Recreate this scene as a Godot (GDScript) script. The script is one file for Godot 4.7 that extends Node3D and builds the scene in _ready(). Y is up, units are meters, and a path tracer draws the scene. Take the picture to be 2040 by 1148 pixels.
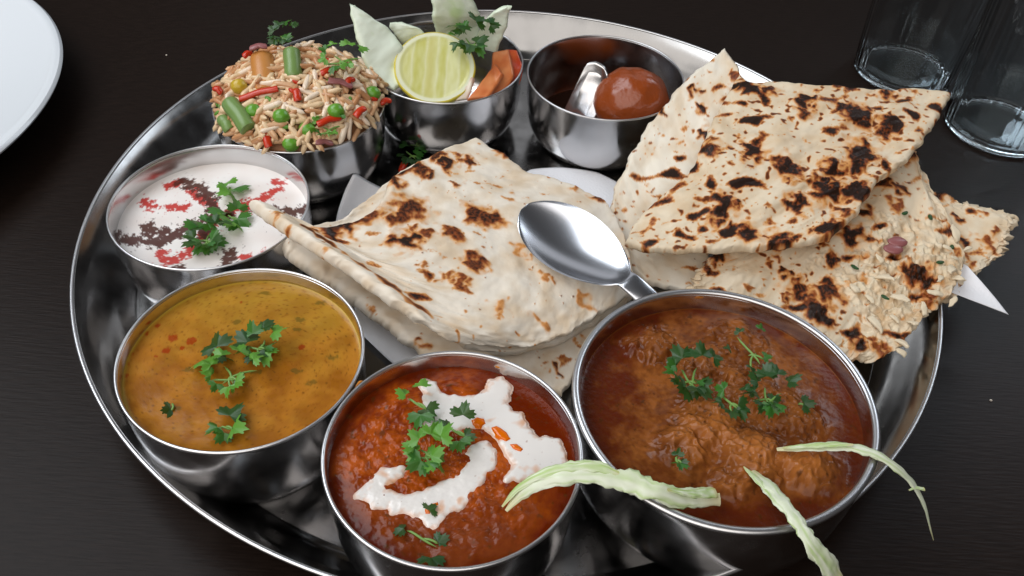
extends Node3D
# A steel thali of curries, rice, salad, sweet and naan on a dark table. Units are metres, y is up; the tray's centre is the origin.

const FLOOR := 0.002          # top of the tray's floor
var rng := RandomNumberGenerator.new()
var M := {}                   # materials by name
var noises := {}

# ---------------------------------------------------------------- helpers
func nz(freq: float, seed_value := 1, octaves := 1) -> FastNoiseLite:
	var key := "%f/%d/%d" % [freq, seed_value, octaves]
	if not noises.has(key):
		var n := FastNoiseLite.new()
		n.noise_type = FastNoiseLite.TYPE_SIMPLEX_SMOOTH
		n.seed = seed_value
		n.frequency = freq
		n.fractal_type = FastNoiseLite.FRACTAL_FBM if octaves > 1 else FastNoiseLite.FRACTAL_NONE
		n.fractal_octaves = octaves
		noises[key] = n
	return noises[key]

func rgb(r: float, g: float, b: float) -> Color:      # 0..255 as seen on a screen -> linear, for vertex colours
	return Color(r / 255.0, g / 255.0, b / 255.0).srgb_to_linear()

func mat(called: String, r: float, g: float, b: float, rough: float, metal := 0.0) -> StandardMaterial3D:
	var m := StandardMaterial3D.new()
	m.resource_name = called
	m.albedo_color = Color(r / 255.0, g / 255.0, b / 255.0)
	m.roughness = rough
	m.metallic = metal
	M[called] = m
	return m

func vmat(called: String, rough: float) -> StandardMaterial3D:   # colour comes from the vertices
	var m := mat(called, 255, 255, 255, rough)
	m.vertex_color_use_as_albedo = true
	return m

func bumpy(m: StandardMaterial3D, freq: float, scale: float, depth_cm: float, seed_value := 3, octaves := 3) -> void:
	var t := NoiseTexture2D.new()
	t.width = 512; t.height = 512; t.seamless = true
	var n := FastNoiseLite.new()
	n.seed = seed_value; n.frequency = freq; n.fractal_octaves = octaves
	t.noise = n
	m.heightmap_enabled = true
	m.heightmap_texture = t
	m.heightmap_scale = depth_cm
	m.uv1_triplanar = true
	m.uv1_world_triplanar = true
	m.uv1_scale = Vector3.ONE * scale

func numbered(called: String) -> String:
	if not has_node(called):
		return called
	var k := 1
	while has_node("%s_%03d" % [called, k]):
		k += 1
	return "%s_%03d" % [called, k]

func tag(o: Node, label: String, category: String, group := "", kind := "") -> Node:
	if label: o.set_meta("label", label)
	if category: o.set_meta("category", category)
	if group: o.set_meta("group", group)
	if kind: o.set_meta("kind", kind)
	return o

func thing(called: String, label: String, category: String, at := Vector3.ZERO, group := "") -> Node3D:
	var o := Node3D.new()
	o.name = numbered(called)
	add_child(o)
	o.position = at
	tag(o, label, category, group)
	return o

func obj(called: String, mesh: Mesh, m: Material, parent: Node = self) -> MeshInstance3D:
	var o := MeshInstance3D.new()
	o.name = numbered(called) if parent == self else called
	o.mesh = mesh
	if m: o.material_override = m
	parent.add_child(o, true)
	return o

func commit(v: PackedVector3Array, n: PackedVector3Array, c: PackedColorArray, ix: PackedInt32Array) -> ArrayMesh:
	var a := []
	a.resize(Mesh.ARRAY_MAX)
	a[Mesh.ARRAY_VERTEX] = v
	a[Mesh.ARRAY_NORMAL] = n
	if c.size(): a[Mesh.ARRAY_COLOR] = c
	a[Mesh.ARRAY_INDEX] = ix
	var m := ArrayMesh.new()
	m.add_surface_from_arrays(Mesh.PRIMITIVE_TRIANGLES, a)
	return m

func grid_normals(v: PackedVector3Array, nu: int, nv: int, wrap_u: bool, sign_of := 1.0) -> PackedVector3Array:
	var out := PackedVector3Array()
	out.resize(v.size())
	var w := nu + 1
	for j in nv + 1:
		for i in w:
			var ia := i - 1 if i > 0 else (nu - 1 if wrap_u else 0)
			var ib := i + 1 if i < nu else (1 if wrap_u else nu)
			var ja := maxi(j - 1, 0)
			var jb := mini(j + 1, nv)
			var du := v[j * w + ib] - v[j * w + ia]
			var dv := v[jb * w + i] - v[ja * w + i]
			var n := dv.cross(du) * sign_of
			out[j * w + i] = n.normalized() if n.length_squared() > 1e-20 else Vector3.UP * sign_of
	return out

func grid_index(nu: int, nv: int, first := 0, flip := false) -> PackedInt32Array:
	var ix := PackedInt32Array()
	ix.resize(nu * nv * 6)
	var k := 0
	var w := nu + 1
	for j in nv:
		for i in nu:
			var a := first + j * w + i
			var b := a + 1
			var c := a + w
			var d := c + 1
			if flip:
				ix[k] = a; ix[k + 1] = c; ix[k + 2] = b; ix[k + 3] = b; ix[k + 4] = c; ix[k + 5] = d
			else:
				ix[k] = a; ix[k + 1] = b; ix[k + 2] = c; ix[k + 3] = b; ix[k + 4] = d; ix[k + 5] = c
			k += 6
	return ix

# a surface of revolution about y: profile of Vector2(radius, y), listed so that the outside comes first going up
func lathe(profile: Array, segs := 128, wobble := 0.0, seed_value := 1, along := 55.0, round_about := 1.7) -> ArrayMesh:
	var n := profile.size()
	var v := PackedVector3Array()
	v.resize((segs + 1) * n)
	var ns := nz(1.0, seed_value)
	for j in n:
		var p: Vector2 = profile[j]
		for i in segs + 1:
			var a := TAU * (i % segs) / segs
			var r := p.x
			if wobble > 0.0:
				r += wobble * ns.get_noise_3d(cos(a) * round_about, p.y * along, sin(a) * round_about)
			v[j * (segs + 1) + i] = Vector3(cos(a) * r, p.y, sin(a) * r)
	# u runs against the clock seen from above, v up the profile: outward normals
	return commit(v, grid_normals(v, segs, n - 1, true, 1.0), PackedColorArray(), grid_index(segs, n - 1, 0, false))

func smooth2(points: Array, per := 6) -> Array:      # a rounded profile through the points
	var out := []
	for k in points.size() - 1:
		var a: Vector2 = points[maxi(k - 1, 0)]
		var b: Vector2 = points[k]
		var c: Vector2 = points[k + 1]
		var d: Vector2 = points[mini(k + 2, points.size() - 1)]
		for i in per:
			out.append(b.cubic_interpolate(c, a, d, float(i) / per))
	out.append(points[-1])
	return out

func resample(points: Array, n: int) -> PackedVector3Array:      # n + 1 points along a smooth curve
	var at := [0.0]
	for k in points.size() - 1:
		at.append(at[k] + maxf(points[k].distance_to(points[k + 1]), 1e-5))
	var out := PackedVector3Array()
	var k := 0
	for i in n + 1:
		var s: float = at[-1] * i / n
		while k < points.size() - 2 and at[k + 1] < s:
			k += 1
		var f: float = clampf((s - at[k]) / (at[k + 1] - at[k]), 0, 1)
		var b: Vector3 = points[k]
		var c: Vector3 = points[k + 1]
		var a: Vector3 = points[k - 1] if k > 0 else b * 2 - c
		var d: Vector3 = points[k + 2] if k + 2 < points.size() else c * 2 - b
		var q := b.cubic_interpolate(c, a, d, f)
		out.append(q.lerp(b.lerp(c, f), 0.35))
	return out

func path_length(p: PackedVector3Array) -> float:
	var s := 0.0
	for i in p.size() - 1:
		s += p[i].distance_to(p[i + 1])
	return s

# A thick sheet over four border curves: v0 and v1 run along u, u0 and u1 run from v0 to v1. how: nu, nv, thick, puff [v0, v1, u0, u1], lift, lift_freq, rough, jag, seed, color(p, e, s, t) -> Color, bump(p, e, s, t) -> metres
func sheet(v0: Array, v1: Array, u0: Array, u1: Array, how: Dictionary) -> ArrayMesh:
	var nu: int = how.get("nu", 120)
	var nv: int = how.get("nv", 100)
	var thick: float = how.get("thick", 0.0035)
	var puff: Array = how.get("puff", [0.0, 0.0, 0.0, 0.0])
	var lift: float = how.get("lift", 0.0012)
	var jag: float = how.get("jag", 0.0008)
	var sd: int = how.get("seed", 5)
	var n_lift := nz(how.get("lift_freq", 26.0), sd, 2)
	var n_jag := nz(how.get("jag_freq", 85.0), sd + 1, 3)
	var color = how.get("color")
	var bump = how.get("bump")
	var a := resample(v0, nu)
	var b := resample(v1, nu)
	var c := resample(u0, nv)
	var d := resample(u1, nv)
	var lu := (path_length(a) + path_length(b)) / 2
	var lv := (path_length(c) + path_length(d)) / 2
	var w := nu + 1
	var base := PackedVector3Array()
	base.resize(w * (nv + 1))
	for j in nv + 1:
		var v := float(j) / nv
		for i in w:
			var u := float(i) / nu
			base[j * w + i] = a[i] * (1 - v) + b[i] * v + c[j] * (1 - u) + d[j] * u - (a[0] * (1 - u) * (1 - v) + a[nu] * u * (1 - v) + b[0] * (1 - u) * v + b[nu] * u * v)
	var nn := grid_normals(base, nu, nv, false)
	var facing := 1.0
	if how.get("up", true) and nn[(nv / 2) * w + nu / 2].y < 0: facing = -1.0
	if how.get("flip", false): facing = -facing
	var top := PackedVector3Array()
	var low := PackedVector3Array()
	var ct := PackedColorArray()
	var cl := PackedColorArray()
	top.resize(base.size()); low.resize(base.size()); ct.resize(base.size()); cl.resize(base.size())
	var plain: Color = how.get("under", rgb(226, 206, 176))
	for j in nv + 1:
		var t := lv * j / nv
		for i in w:
			var s := lu * i / nu
			var k := j * w + i
			var p := base[k]
			var e0 := t; var e1 := lv - t; var e2 := s; var e3 := lu - s
			var e := minf(minf(e0, e1), minf(e2, e3))
			var n := nn[k] * facing
			var th: float = thick
			var rise := 0.0
			if puff[0] != 0.0: th += puff[0] * exp(-pow(e0 / 0.0065, 2.0))
			if puff[1] != 0.0: th += puff[1] * exp(-pow(e1 / 0.0065, 2.0))
			if puff[2] != 0.0: th += puff[2] * exp(-pow(e2 / 0.0065, 2.0))
			if puff[3] != 0.0: th += puff[3] * exp(-pow(e3 / 0.0065, 2.0))
			th *= 1.0 + 0.25 * n_lift.get_noise_2d(s * 3.0 + 7.0, t * 3.0)
			var q := clampf(e / (th * 0.55), 0, 1)
			var prof := sqrt(1.0 - (1.0 - q) * (1.0 - q))
			if jag > 0.0 and e < 0.012:
				var fall := exp(-e / 0.005)
				p += Vector3(n_jag.get_noise_2d(s, t), 0.3 * n_jag.get_noise_2d(s + 3.0, t), n_jag.get_noise_2d(s, t + 5.0)) * jag * 2.0 * fall
			rise += lift * n_lift.get_noise_2d(s, t) * minf(1.0, e / 0.01)
			var extra := 0.0
			if bump: extra = bump.call(p, e, s, t)
			top[k] = p + n * (th * 0.5 * prof + rise + extra * prof)
			low[k] = p + n * (rise - th * 0.5 * prof)
			ct[k] = color.call(p, e, s, t) if color else plain
			cl[k] = plain if e > 0.002 else ct[k]
	var nt := grid_normals(top, nu, nv, false, facing)
	var nl := grid_normals(low, nu, nv, false, -facing)
	for j in nv + 1:
		for i in w:
			if j == 0 or j == nv or i == 0 or i == nu:
				var m := (nt[j * w + i] + nl[j * w + i])
				var k := j * w + i
				if m.length() > 0.05:
					nt[k] = m.normalized(); nl[k] = nt[k]
	var ix := grid_index(nu, nv, 0, facing < 0)
	ix.append_array(grid_index(nu, nv, top.size(), facing > 0))
	top.append_array(low)
	nt.append_array(nl)
	ct.append_array(cl)
	return commit(top, nt, ct, ix)

# a round surface of food: height(x, z, r) and color(x, z, r, h), x and z from its centre
func pool(radius: float, rings: int, segs: int, height: Callable, color: Callable) -> ArrayMesh:
	var v := PackedVector3Array()
	var c := PackedColorArray()
	for j in rings + 1:
		var r := radius * (1.0 - float(j) / rings)
		for i in segs + 1:
			var a := TAU * (i % segs) / segs
			var x := cos(a) * r
			var z := sin(a) * r
			var y: float = height.call(x, z, r / radius)
			v.append(Vector3(x, y, z))
			c.append(color.call(x, z, r / radius, y))
	var n := grid_normals(v, segs, rings, true)
	for i in segs + 1:
		n[rings * (segs + 1) + i] = Vector3.UP
	return commit(v, n, c, grid_index(segs, rings))

func in_poly(poly: PackedVector2Array, p: Vector2) -> float:      # distance to the border, positive inside
	var best := 1e9
	for k in poly.size():
		var q := Geometry2D.get_closest_point_to_segment(p, poly[k], poly[(k + 1) % poly.size()])
		best = minf(best, q.distance_squared_to(p))
	return sqrt(best) * (1.0 if Geometry2D.is_point_in_polygon(p, poly) else -1.0)

# a puddle or flat piece with a drawn outline lying on ground(x, z): height rises from its edge
func patch(outline: Array, cell: float, ground: Callable, thick: float, soft: float, color: Callable, wob := 0.0006, sd := 9, grow := 0.0) -> ArrayMesh:
	var poly := PackedVector2Array()
	var lo := Vector2(1e9, 1e9)
	var hi := -lo
	for p in outline:
		poly.append(Vector2(p.x, p.z))
		lo = lo.min(Vector2(p.x, p.z)); hi = hi.max(Vector2(p.x, p.z))
	lo -= Vector2.ONE * 0.002; hi += Vector2.ONE * 0.002
	var nu := int((hi.x - lo.x) / cell) + 1
	var nv := int((hi.y - lo.y) / cell) + 1
	var v := PackedVector3Array()
	var c := PackedColorArray()
	var inside := PackedFloat32Array()
	var n1 := nz(170.0, sd, 2)
	var n2 := nz(110.0, sd + 1, 2)
	for j in nv + 1:
		for i in nu + 1:
			var q := lo + Vector2(i, j) * cell
			var d := in_poly(poly, q) + grow + wob * 2.0 * n1.get_noise_2d(q.x, q.y)
			inside.append(d)
			var k := clampf(d / soft, -0.6, 1.0)
			var y: float = ground.call(q.x, q.y) + thick * (1.0 + 0.15 * n2.get_noise_2d(q.x, q.y)) * (sqrt(maxf(0.0, 1.0 - (1.0 - k) * (1.0 - k))) if k > 0 else k * 1.5)
			v.append(Vector3(q.x, y, q.y))
			c.append(color.call(q.x, q.y, d))
	var n := grid_normals(v, nu, nv, false)
	var ix := PackedInt32Array()
	var w := nu + 1
	for j in nv:
		for i in nu:
			var a := j * w + i
			if maxf(maxf(inside[a], inside[a + 1]), maxf(inside[a + w], inside[a + w + 1])) > -0.0004:
				for x in [a, a + 1, a + w, a + 1, a + w + 1, a + w]: ix.append(x)
	return commit(v, n, c, ix)

func tube(points: PackedVector3Array, radii: Array, segs := 8, flat := 1.0, color = null, ruffle := 0.0) -> ArrayMesh:
	var v := PackedVector3Array()
	var c := PackedColorArray()
	var n := points.size()
	var side := Vector3.ZERO
	for k in n:
		var dir := (points[mini(k + 1, n - 1)] - points[maxi(k - 1, 0)]).normalized()
		if side == Vector3.ZERO:
			side = dir.cross(Vector3.UP if absf(dir.y) < 0.9 else Vector3.RIGHT).normalized()
		side = (side - dir * side.dot(dir)).normalized()
		var up := side.cross(dir)
		var r: float = radii[mini(k, radii.size() - 1)]
		for i in segs + 1:
			var a := TAU * (i % segs) / segs
			var rr := r
			if ruffle > 0.0: rr *= 1.0 + ruffle * nz(6.0, 15, 3).get_noise_3d(cos(a) * 0.16, points[k].x * 22.0 + points[k].z * 22.0, sin(a) * 0.16)
			v.append(points[k] + (side * cos(a) + up * sin(a) * flat) * rr)
			if color: c.append(color.call(a, float(k) / (n - 1)))
	return commit(v, grid_normals(v, segs, n - 1, true, 1.0), c, grid_index(segs, n - 1))

func capsule_tube(points: PackedVector3Array, r: float, segs := 8, flat := 1.0) -> ArrayMesh:      # with rounded ends
	var rr := []
	var n := points.size()
	for k in n:
		var f := 2.0 * k / (n - 1) - 1.0
		rr.append(r * pow(maxf(0.0, 1.0 - pow(absf(f), 5.0)), 0.5) + 1e-6)
	return tube(points, rr, segs, flat)

func cut_tube(points: PackedVector3Array, r: float, segs := 14, flat := 1.0) -> ArrayMesh:      # a stick with flat cut ends, its edges a little rounded
	var p := PackedVector3Array()
	var n := points.size()
	var dir_a := (points[0] - points[1]).normalized()
	var dir_b := (points[n - 1] - points[n - 2]).normalized()
	var rr := [1e-5, r * 0.6, r * 0.9]
	p.append(points[0] + dir_a * r * 0.10); p.append(points[0] + dir_a * r * 0.09); p.append(points[0] + dir_a * r * 0.05)
	for k in n:
		p.append(points[k])
		rr.append(r * (1.0 if k > 0 and k < n - 1 else 0.985))
	p.append(points[n - 1] + dir_b * r * 0.05); p.append(points[n - 1] + dir_b * r * 0.09); p.append(points[n - 1] + dir_b * r * 0.10)
	rr.append_array([r * 0.9, r * 0.6, 1e-5])
	return tube(p, rr, segs, flat)

func ball(r: Vector3, rings := 16, segs := 24, noise_amp := 0.0, sd := 4, freq := 60.0) -> ArrayMesh:
	var v := PackedVector3Array()
	var ns := nz(freq, sd, 2)
	for j in rings + 1:
		var b := -PI / 2 + PI * j / rings
		for i in segs + 1:
			var a := TAU * (i % segs) / segs
			var d := Vector3(cos(b) * cos(a), sin(b), cos(b) * sin(a))
			v.append(d * r * (1.0 + noise_amp * ns.get_noise_3dv(d * r)))
	var n := grid_normals(v, segs, rings, true, 1.0)
	for i in segs + 1:
		n[i] = Vector3.DOWN
		n[rings * (segs + 1) + i] = Vector3.UP
	return commit(v, n, PackedColorArray(), grid_index(segs, rings))

# ---------------------------------------------------------------- the things
func make_bowl(called: String, label: String, at: Vector3, r: float, h: float, lip: float, sd: int) -> Node3D:
	var t := thing(called, label, "bowl", at, "steel bowls standing in the tray")
	var k := r / 0.0412
	var out := smooth2([Vector2(0.0004, 0.0008), Vector2(0.022 * k, 0.0008), Vector2(0.0275 * k, 0.0), Vector2(0.0325 * k, 0.0022), Vector2(0.0370 * k, 0.0075), Vector2(0.0395 * k, 0.0150), Vector2(0.0405 * k, h * 0.6), Vector2(r - 0.0004, h * 0.9), Vector2(r - lip * 0.25, h - 0.0009)], 7)
	var inn := smooth2([Vector2(r - lip, h - 0.0012), Vector2(r - lip - 0.0004, h * 0.9), Vector2(0.0394 * k - lip * 0.5, h * 0.6), Vector2(0.0383 * k, 0.0155), Vector2(0.0360 * k, 0.0085), Vector2(0.0315 * k, 0.0034), Vector2(0.022 * k, 0.0020), Vector2(0.0004, 0.0020)], 7)
	obj("bowl_wall", lathe(out + inn, 144, 0.00016, sd), M.steel, t)
	var ring := []
	for i in 13:
		var a := PI * 1.35 * i / 12 - 0.55
		ring.append(Vector2(r - lip * 0.5 + cos(a) * lip * 0.58, h - 0.0008 + sin(a) * minf(0.0011, lip * 0.62)))
	obj("rim", lathe(ring, 144, 0.0, sd), M.rim_steel, t)
	return t

var leaf_meshes := []
func leaf_mesh(sd: int) -> ArrayMesh:
	rng.seed = sd * 77 + 5
	var rings := 5
	var segs := 44
	var v := PackedVector3Array()
	var p1 := rng.randf() * 6.0
	var cup := rng.randf_range(-0.45, 0.2)
	var wave := rng.randf_range(0.12, 0.26)
	var skew := rng.randf_range(-0.15, 0.15)
	for j in rings + 1:
		var f := 1.0 - float(j) / rings
		for i in segs + 1:
			var a := lerpf(-1.95, 1.95, float(i) / segs)
			var lobe := pow(absf(cos(2.37 * a)), 0.55)
			var tooth := absf(fposmod(a * 3.1 + 0.5, 1.0) - 0.5) * 2.0
			var r := (0.46 + 0.54 * lobe) * (1.0 - 0.26 * tooth) * (1.0 - 0.16 * absf(a) / 1.95 + skew * a * 0.3) * f
			v.append(Vector3(sin(a) * r, cup * r * r + wave * sin(a * 3.0 + p1) * r + 0.05 * lobe * f, cos(a) * r))
	var n := grid_normals(v, segs, rings, false, -1.0)
	for i in segs + 1:
		n[rings * (segs + 1) + i] = Vector3.UP
	return commit(v, n, PackedColorArray(), grid_index(segs, rings, 0, true))

func sprig(label: String, at: Vector3, leaves: int, size: float, spread: float, sd: int, bright := 1, lift := 0.0012, called := "coriander_sprig") -> Node3D:
	var t := thing(called, label, "herb", at, "fresh coriander on the dishes")
	var greens := [M.leaf_dark, M.leaf, M.leaf_light]
	rng.seed = sd
	leaves = int(leaves * 1.6)
	size *= 0.8
	for k in leaves:
		var a := TAU * (k + rng.randf_range(-0.3, 0.3)) / leaves
		var d := spread * sqrt((k + 0.5) / leaves)
		var o := obj("leaf", leaf_meshes[rng.randi() % leaf_meshes.size()], greens[clampi(bright + (rng.randi() % 3) - 1, 0, 2)], t)
		o.position = Vector3(cos(a) * d, lift * rng.randf_range(0.7, 2.0) + 0.0007 * k, sin(a) * d)
		var s := size * rng.randf_range(0.7, 1.15)
		o.basis = Basis(Vector3.UP, PI / 2 - a + rng.randf_range(-0.6, 0.6)) * Basis(Vector3.RIGHT, rng.randf_range(-0.7, 0.35)) * Basis(Vector3.BACK, rng.randf_range(-0.65, 0.65)) * Basis.from_scale(Vector3.ONE * s)
		if k % 2 == 0:
			var pts := PackedVector3Array()
			for i in 6:
				var f := i / 5.0
				pts.append(Vector3(cos(a) * d * (1 - f * 1.4), lift * 0.8 + 0.0006 * sin(f * PI), sin(a) * d * (1 - f * 1.4)) + Vector3(0.0006 * sin(f * 5 + k), 0, 0.0006 * cos(f * 4 + k)))
			obj("stem", capsule_tube(pts, 0.00042, 6), M.stem, t)
	return t

# bread colours: char 0 = pale dough, 1 = black blister
func crust(k: float, pale: Color) -> Color:
	var tan_c := rgb(218, 156, 92)
	var brown := rgb(146, 74, 34)
	var black := rgb(40, 24, 18)
	if k < 0.24: return pale.lerp(tan_c, maxf(k, 0.0) / 0.24)
	if k < 0.56: return tan_c.lerp(brown, (k - 0.24) / 0.32)
	return brown.lerp(black, minf(1.0, (k - 0.56) / 0.32))

# how charred the bread is at p: listed blisters (places, radii, strengths) and scattered freckles
func char_at(p: Vector3, spots: Array, radii: Array, force: Array, freckle: float, sd: int) -> float:
	var n1 := nz(115.0, sd, 2)
	var n2 := nz(330.0, sd + 1, 2)
	var warp := Vector2(n1.get_noise_2d(p.x, p.z), n1.get_noise_2d(p.x + 4.0, p.z)) * 0.0048 + Vector2(n2.get_noise_2d(p.x, p.z), n2.get_noise_2d(p.x + 4.0, p.z)) * 0.0010
	var q := Vector2(p.x, p.z) + warp
	var k := 0.0
	for i in spots.size():
		var d: float = q.distance_to(Vector2(spots[i].x, spots[i].z)) / (radii[i] * 0.86)
		if d < 1.7:
			k = maxf(k, maxf(force[i] * clampf((1.22 - d) * 1.5, 0, 1), 0.24 * force[i] * clampf(2.4 - d * 1.5, 0, 1) * (0.6 + 0.8 * n1.get_noise_2d(p.x + 7.0, p.z) + 0.5)))
	var grain := n2.get_noise_2d(p.x * 1.7, p.z * 1.7)
	k *= 1.0 + 0.28 * grain
	if freckle > 0.0:
		var f := nz(95.0, sd + 2).get_noise_2d(p.x * 0.85 + p.z * 0.3, p.z * 1.15 - p.x * 0.2) + 0.4 * nz(28.0, sd + 3).get_noise_2d(p.x, p.z) + 0.12 * grain
		k = maxf(k, clampf((f - 0.78 + freckle * 0.50) * 2.3, 0, 0.9))
		var g := nz(230.0, sd + 4).get_noise_2d(p.x, p.z * 1.3) + 0.25 * nz(40.0, sd + 5).get_noise_2d(p.x, p.z)
		k = maxf(k, clampf((g - 0.92 + freckle * 0.48) * 2.4, 0, 0.75))
	var dot := nz(480.0, sd + 6).get_noise_2d(p.x, p.z) + 0.3 * nz(60.0, sd + 7).get_noise_2d(p.x, p.z)
	k = maxf(k, clampf((dot - 0.97) * 4.0, 0, 0.85))
	return clampf(k, 0, 1)

func near_path(p: Vector3, path: Array) -> float:
	var best := 1e9
	var q := Vector2(p.x, p.z)
	for k in path.size() - 1:
		var c := Geometry2D.get_closest_point_to_segment(q, Vector2(path[k].x, path[k].z), Vector2(path[k + 1].x, path[k + 1].z))
		best = minf(best, c.distance_to(q))
	return best

func bread_part(called: String, parent: Node, v0: Array, v1: Array, u0: Array, u1: Array, how: Dictionary, spots: Array, radii: Array, force: Array, freckle: float, pale: Color, streaks := []) -> void:
	var sd: int = how.get("seed", 5)
	var n_tone := nz(55.0, sd + 9, 3)
	var n_wr := nz(240.0, sd + 11, 2)
	var torn: Array = how.get("torn", [])
	var rag := func(p: Vector3) -> float:
		if torn.is_empty(): return 0.0
		return clampf(1.5 - Vector2(p.x - torn[0].x, p.z - torn[0].z).length() / torn[1] + 0.5 * nz(60.0, sd + 15).get_noise_2d(p.x, p.z), 0, 1)
	how["color"] = func(p: Vector3, _e: float, s: float, t: float) -> Color:
		var k := char_at(p, spots, radii, force, freckle, sd)
		for st in streaks:
			var d := near_path(p, st[0])
			k = maxf(k, st[2] * clampf(1.1 - d / st[1] + 1.3 * nz(120.0, sd + 13, 2).get_noise_2d(p.x, p.z), 0, 1))
		var tone := n_tone.get_noise_2d(s, t)
		var dough := pale.lerp(rgb(214, 184, 144), clampf(0.22 + tone * 0.7, 0, 0.6))
		var tr: float = rag.call(p)
		if tr > 0.0:
			var rg := nz(130.0, sd + 16, 3).get_noise_2d(p.x, p.z)
			dough = dough.lerp(rgb(226, 212, 184) if rg > 0.0 else rgb(196, 164, 122), tr * minf(0.8, absf(rg) * 2.5))
		return crust(k, dough)
	how["bump"] = func(p: Vector3, _e: float, s: float, t: float) -> float:
		var blister := char_at(p, spots, radii, force, 0.0, sd)
		var tr: float = rag.call(p)
		var ripped := 0.0 if tr <= 0.0 else tr * (0.0022 * (0.4 - absf(nz(110.0, sd + 16, 3).get_noise_2d(p.x, p.z)) * 2.0) + 0.0007 * nz(340.0, sd + 17, 2).get_noise_2d(p.x, p.z))
		return ripped + 0.0007 * blister + 0.00008 * n_wr.get_noise_2d(s, t) + 0.00020 * nz(95.0, sd + 12, 2).get_noise_2d(s, t)
	obj(called, sheet(v0, v1, u0, u1, how), M.bread, parent)

func kitchen_spoon(bowl_len: float, bowl_half: float, depth: float, neck_half: float, tail: float, tail_half: float, drop: float) -> ArrayMesh:
	# along +x from the tip of the bowl to the end of the handle; drop lowers the handle's end
	var total := bowl_len + tail
	var nu := 110
	var nv := 28
	var v := PackedVector3Array()
	for side in 2:
		for j in nv + 1:
			for i in nu + 1:
				var x := total * pow(float(i) / nu, 1.25)
				var q := -1.0 + 2.0 * j / nv
				var half: float
				var dip := 0.0
				if x < bowl_len:
					var f := x / bowl_len
					half = bowl_half * pow(maxf(sin(PI * pow(f, 0.86)), 0.0), 0.58)
					half = maxf(half, neck_half * smoothstep(0.75, 1.0, f))
					dip = depth * pow(maxf(sin(PI * clampf(f * 1.02, 0, 1)), 0.0), 0.8)
				else:
					half = lerpf(neck_half, tail_half, smoothstep(0.0, 1.0, (x - bowl_len) / tail))
					half *= sqrt(clampf((total - x) / (tail_half * 1.1), 0.0, 1.0))
				var y := -dip * (1.0 - pow(absf(q), 2.2))
				var neck := smoothstep(bowl_len * 0.86, bowl_len * 1.25, x)
				y += 0.0028 * neck - 0.0012 * smoothstep(0.0, 1.0, 1.0 - x / (bowl_len * 0.3)) * 0.0
				y -= drop * pow(maxf(0.0, (x - bowl_len) / tail), 1.25)
				y += 0.0011 * neck * (1.0 - q * q)
				var edge := sqrt(maxf(0.0, 1.0 - pow(absf(q), 14.0)))
				if i == 0 or i == nu: edge = 0.0
				y += (0.0006 if side == 0 else -0.0006) * edge
				v.append(Vector3(x, y, q * half))
	var count := (nu + 1) * (nv + 1)
	var top := v.slice(0, count)
	var low := v.slice(count)
	var nt := grid_normals(top, nu, nv, false, 1.0)
	var nl := grid_normals(low, nu, nv, false, -1.0)
	var ix := grid_index(nu, nv)
	ix.append_array(grid_index(nu, nv, count, true))
	top.append_array(low)
	nt.append_array(nl)
	return commit(top, nt, PackedColorArray(), ix)

func frame_from(a: Vector3, b: Vector3, tilt := 0.0) -> Basis:     # x runs from a to b, y stays as upright as it can, then rolls
	var x := (b - a).normalized()
	var z := x.cross(Vector3.UP).normalized()
	return Basis(x, tilt) * Basis(x, z.cross(x), z)

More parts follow.
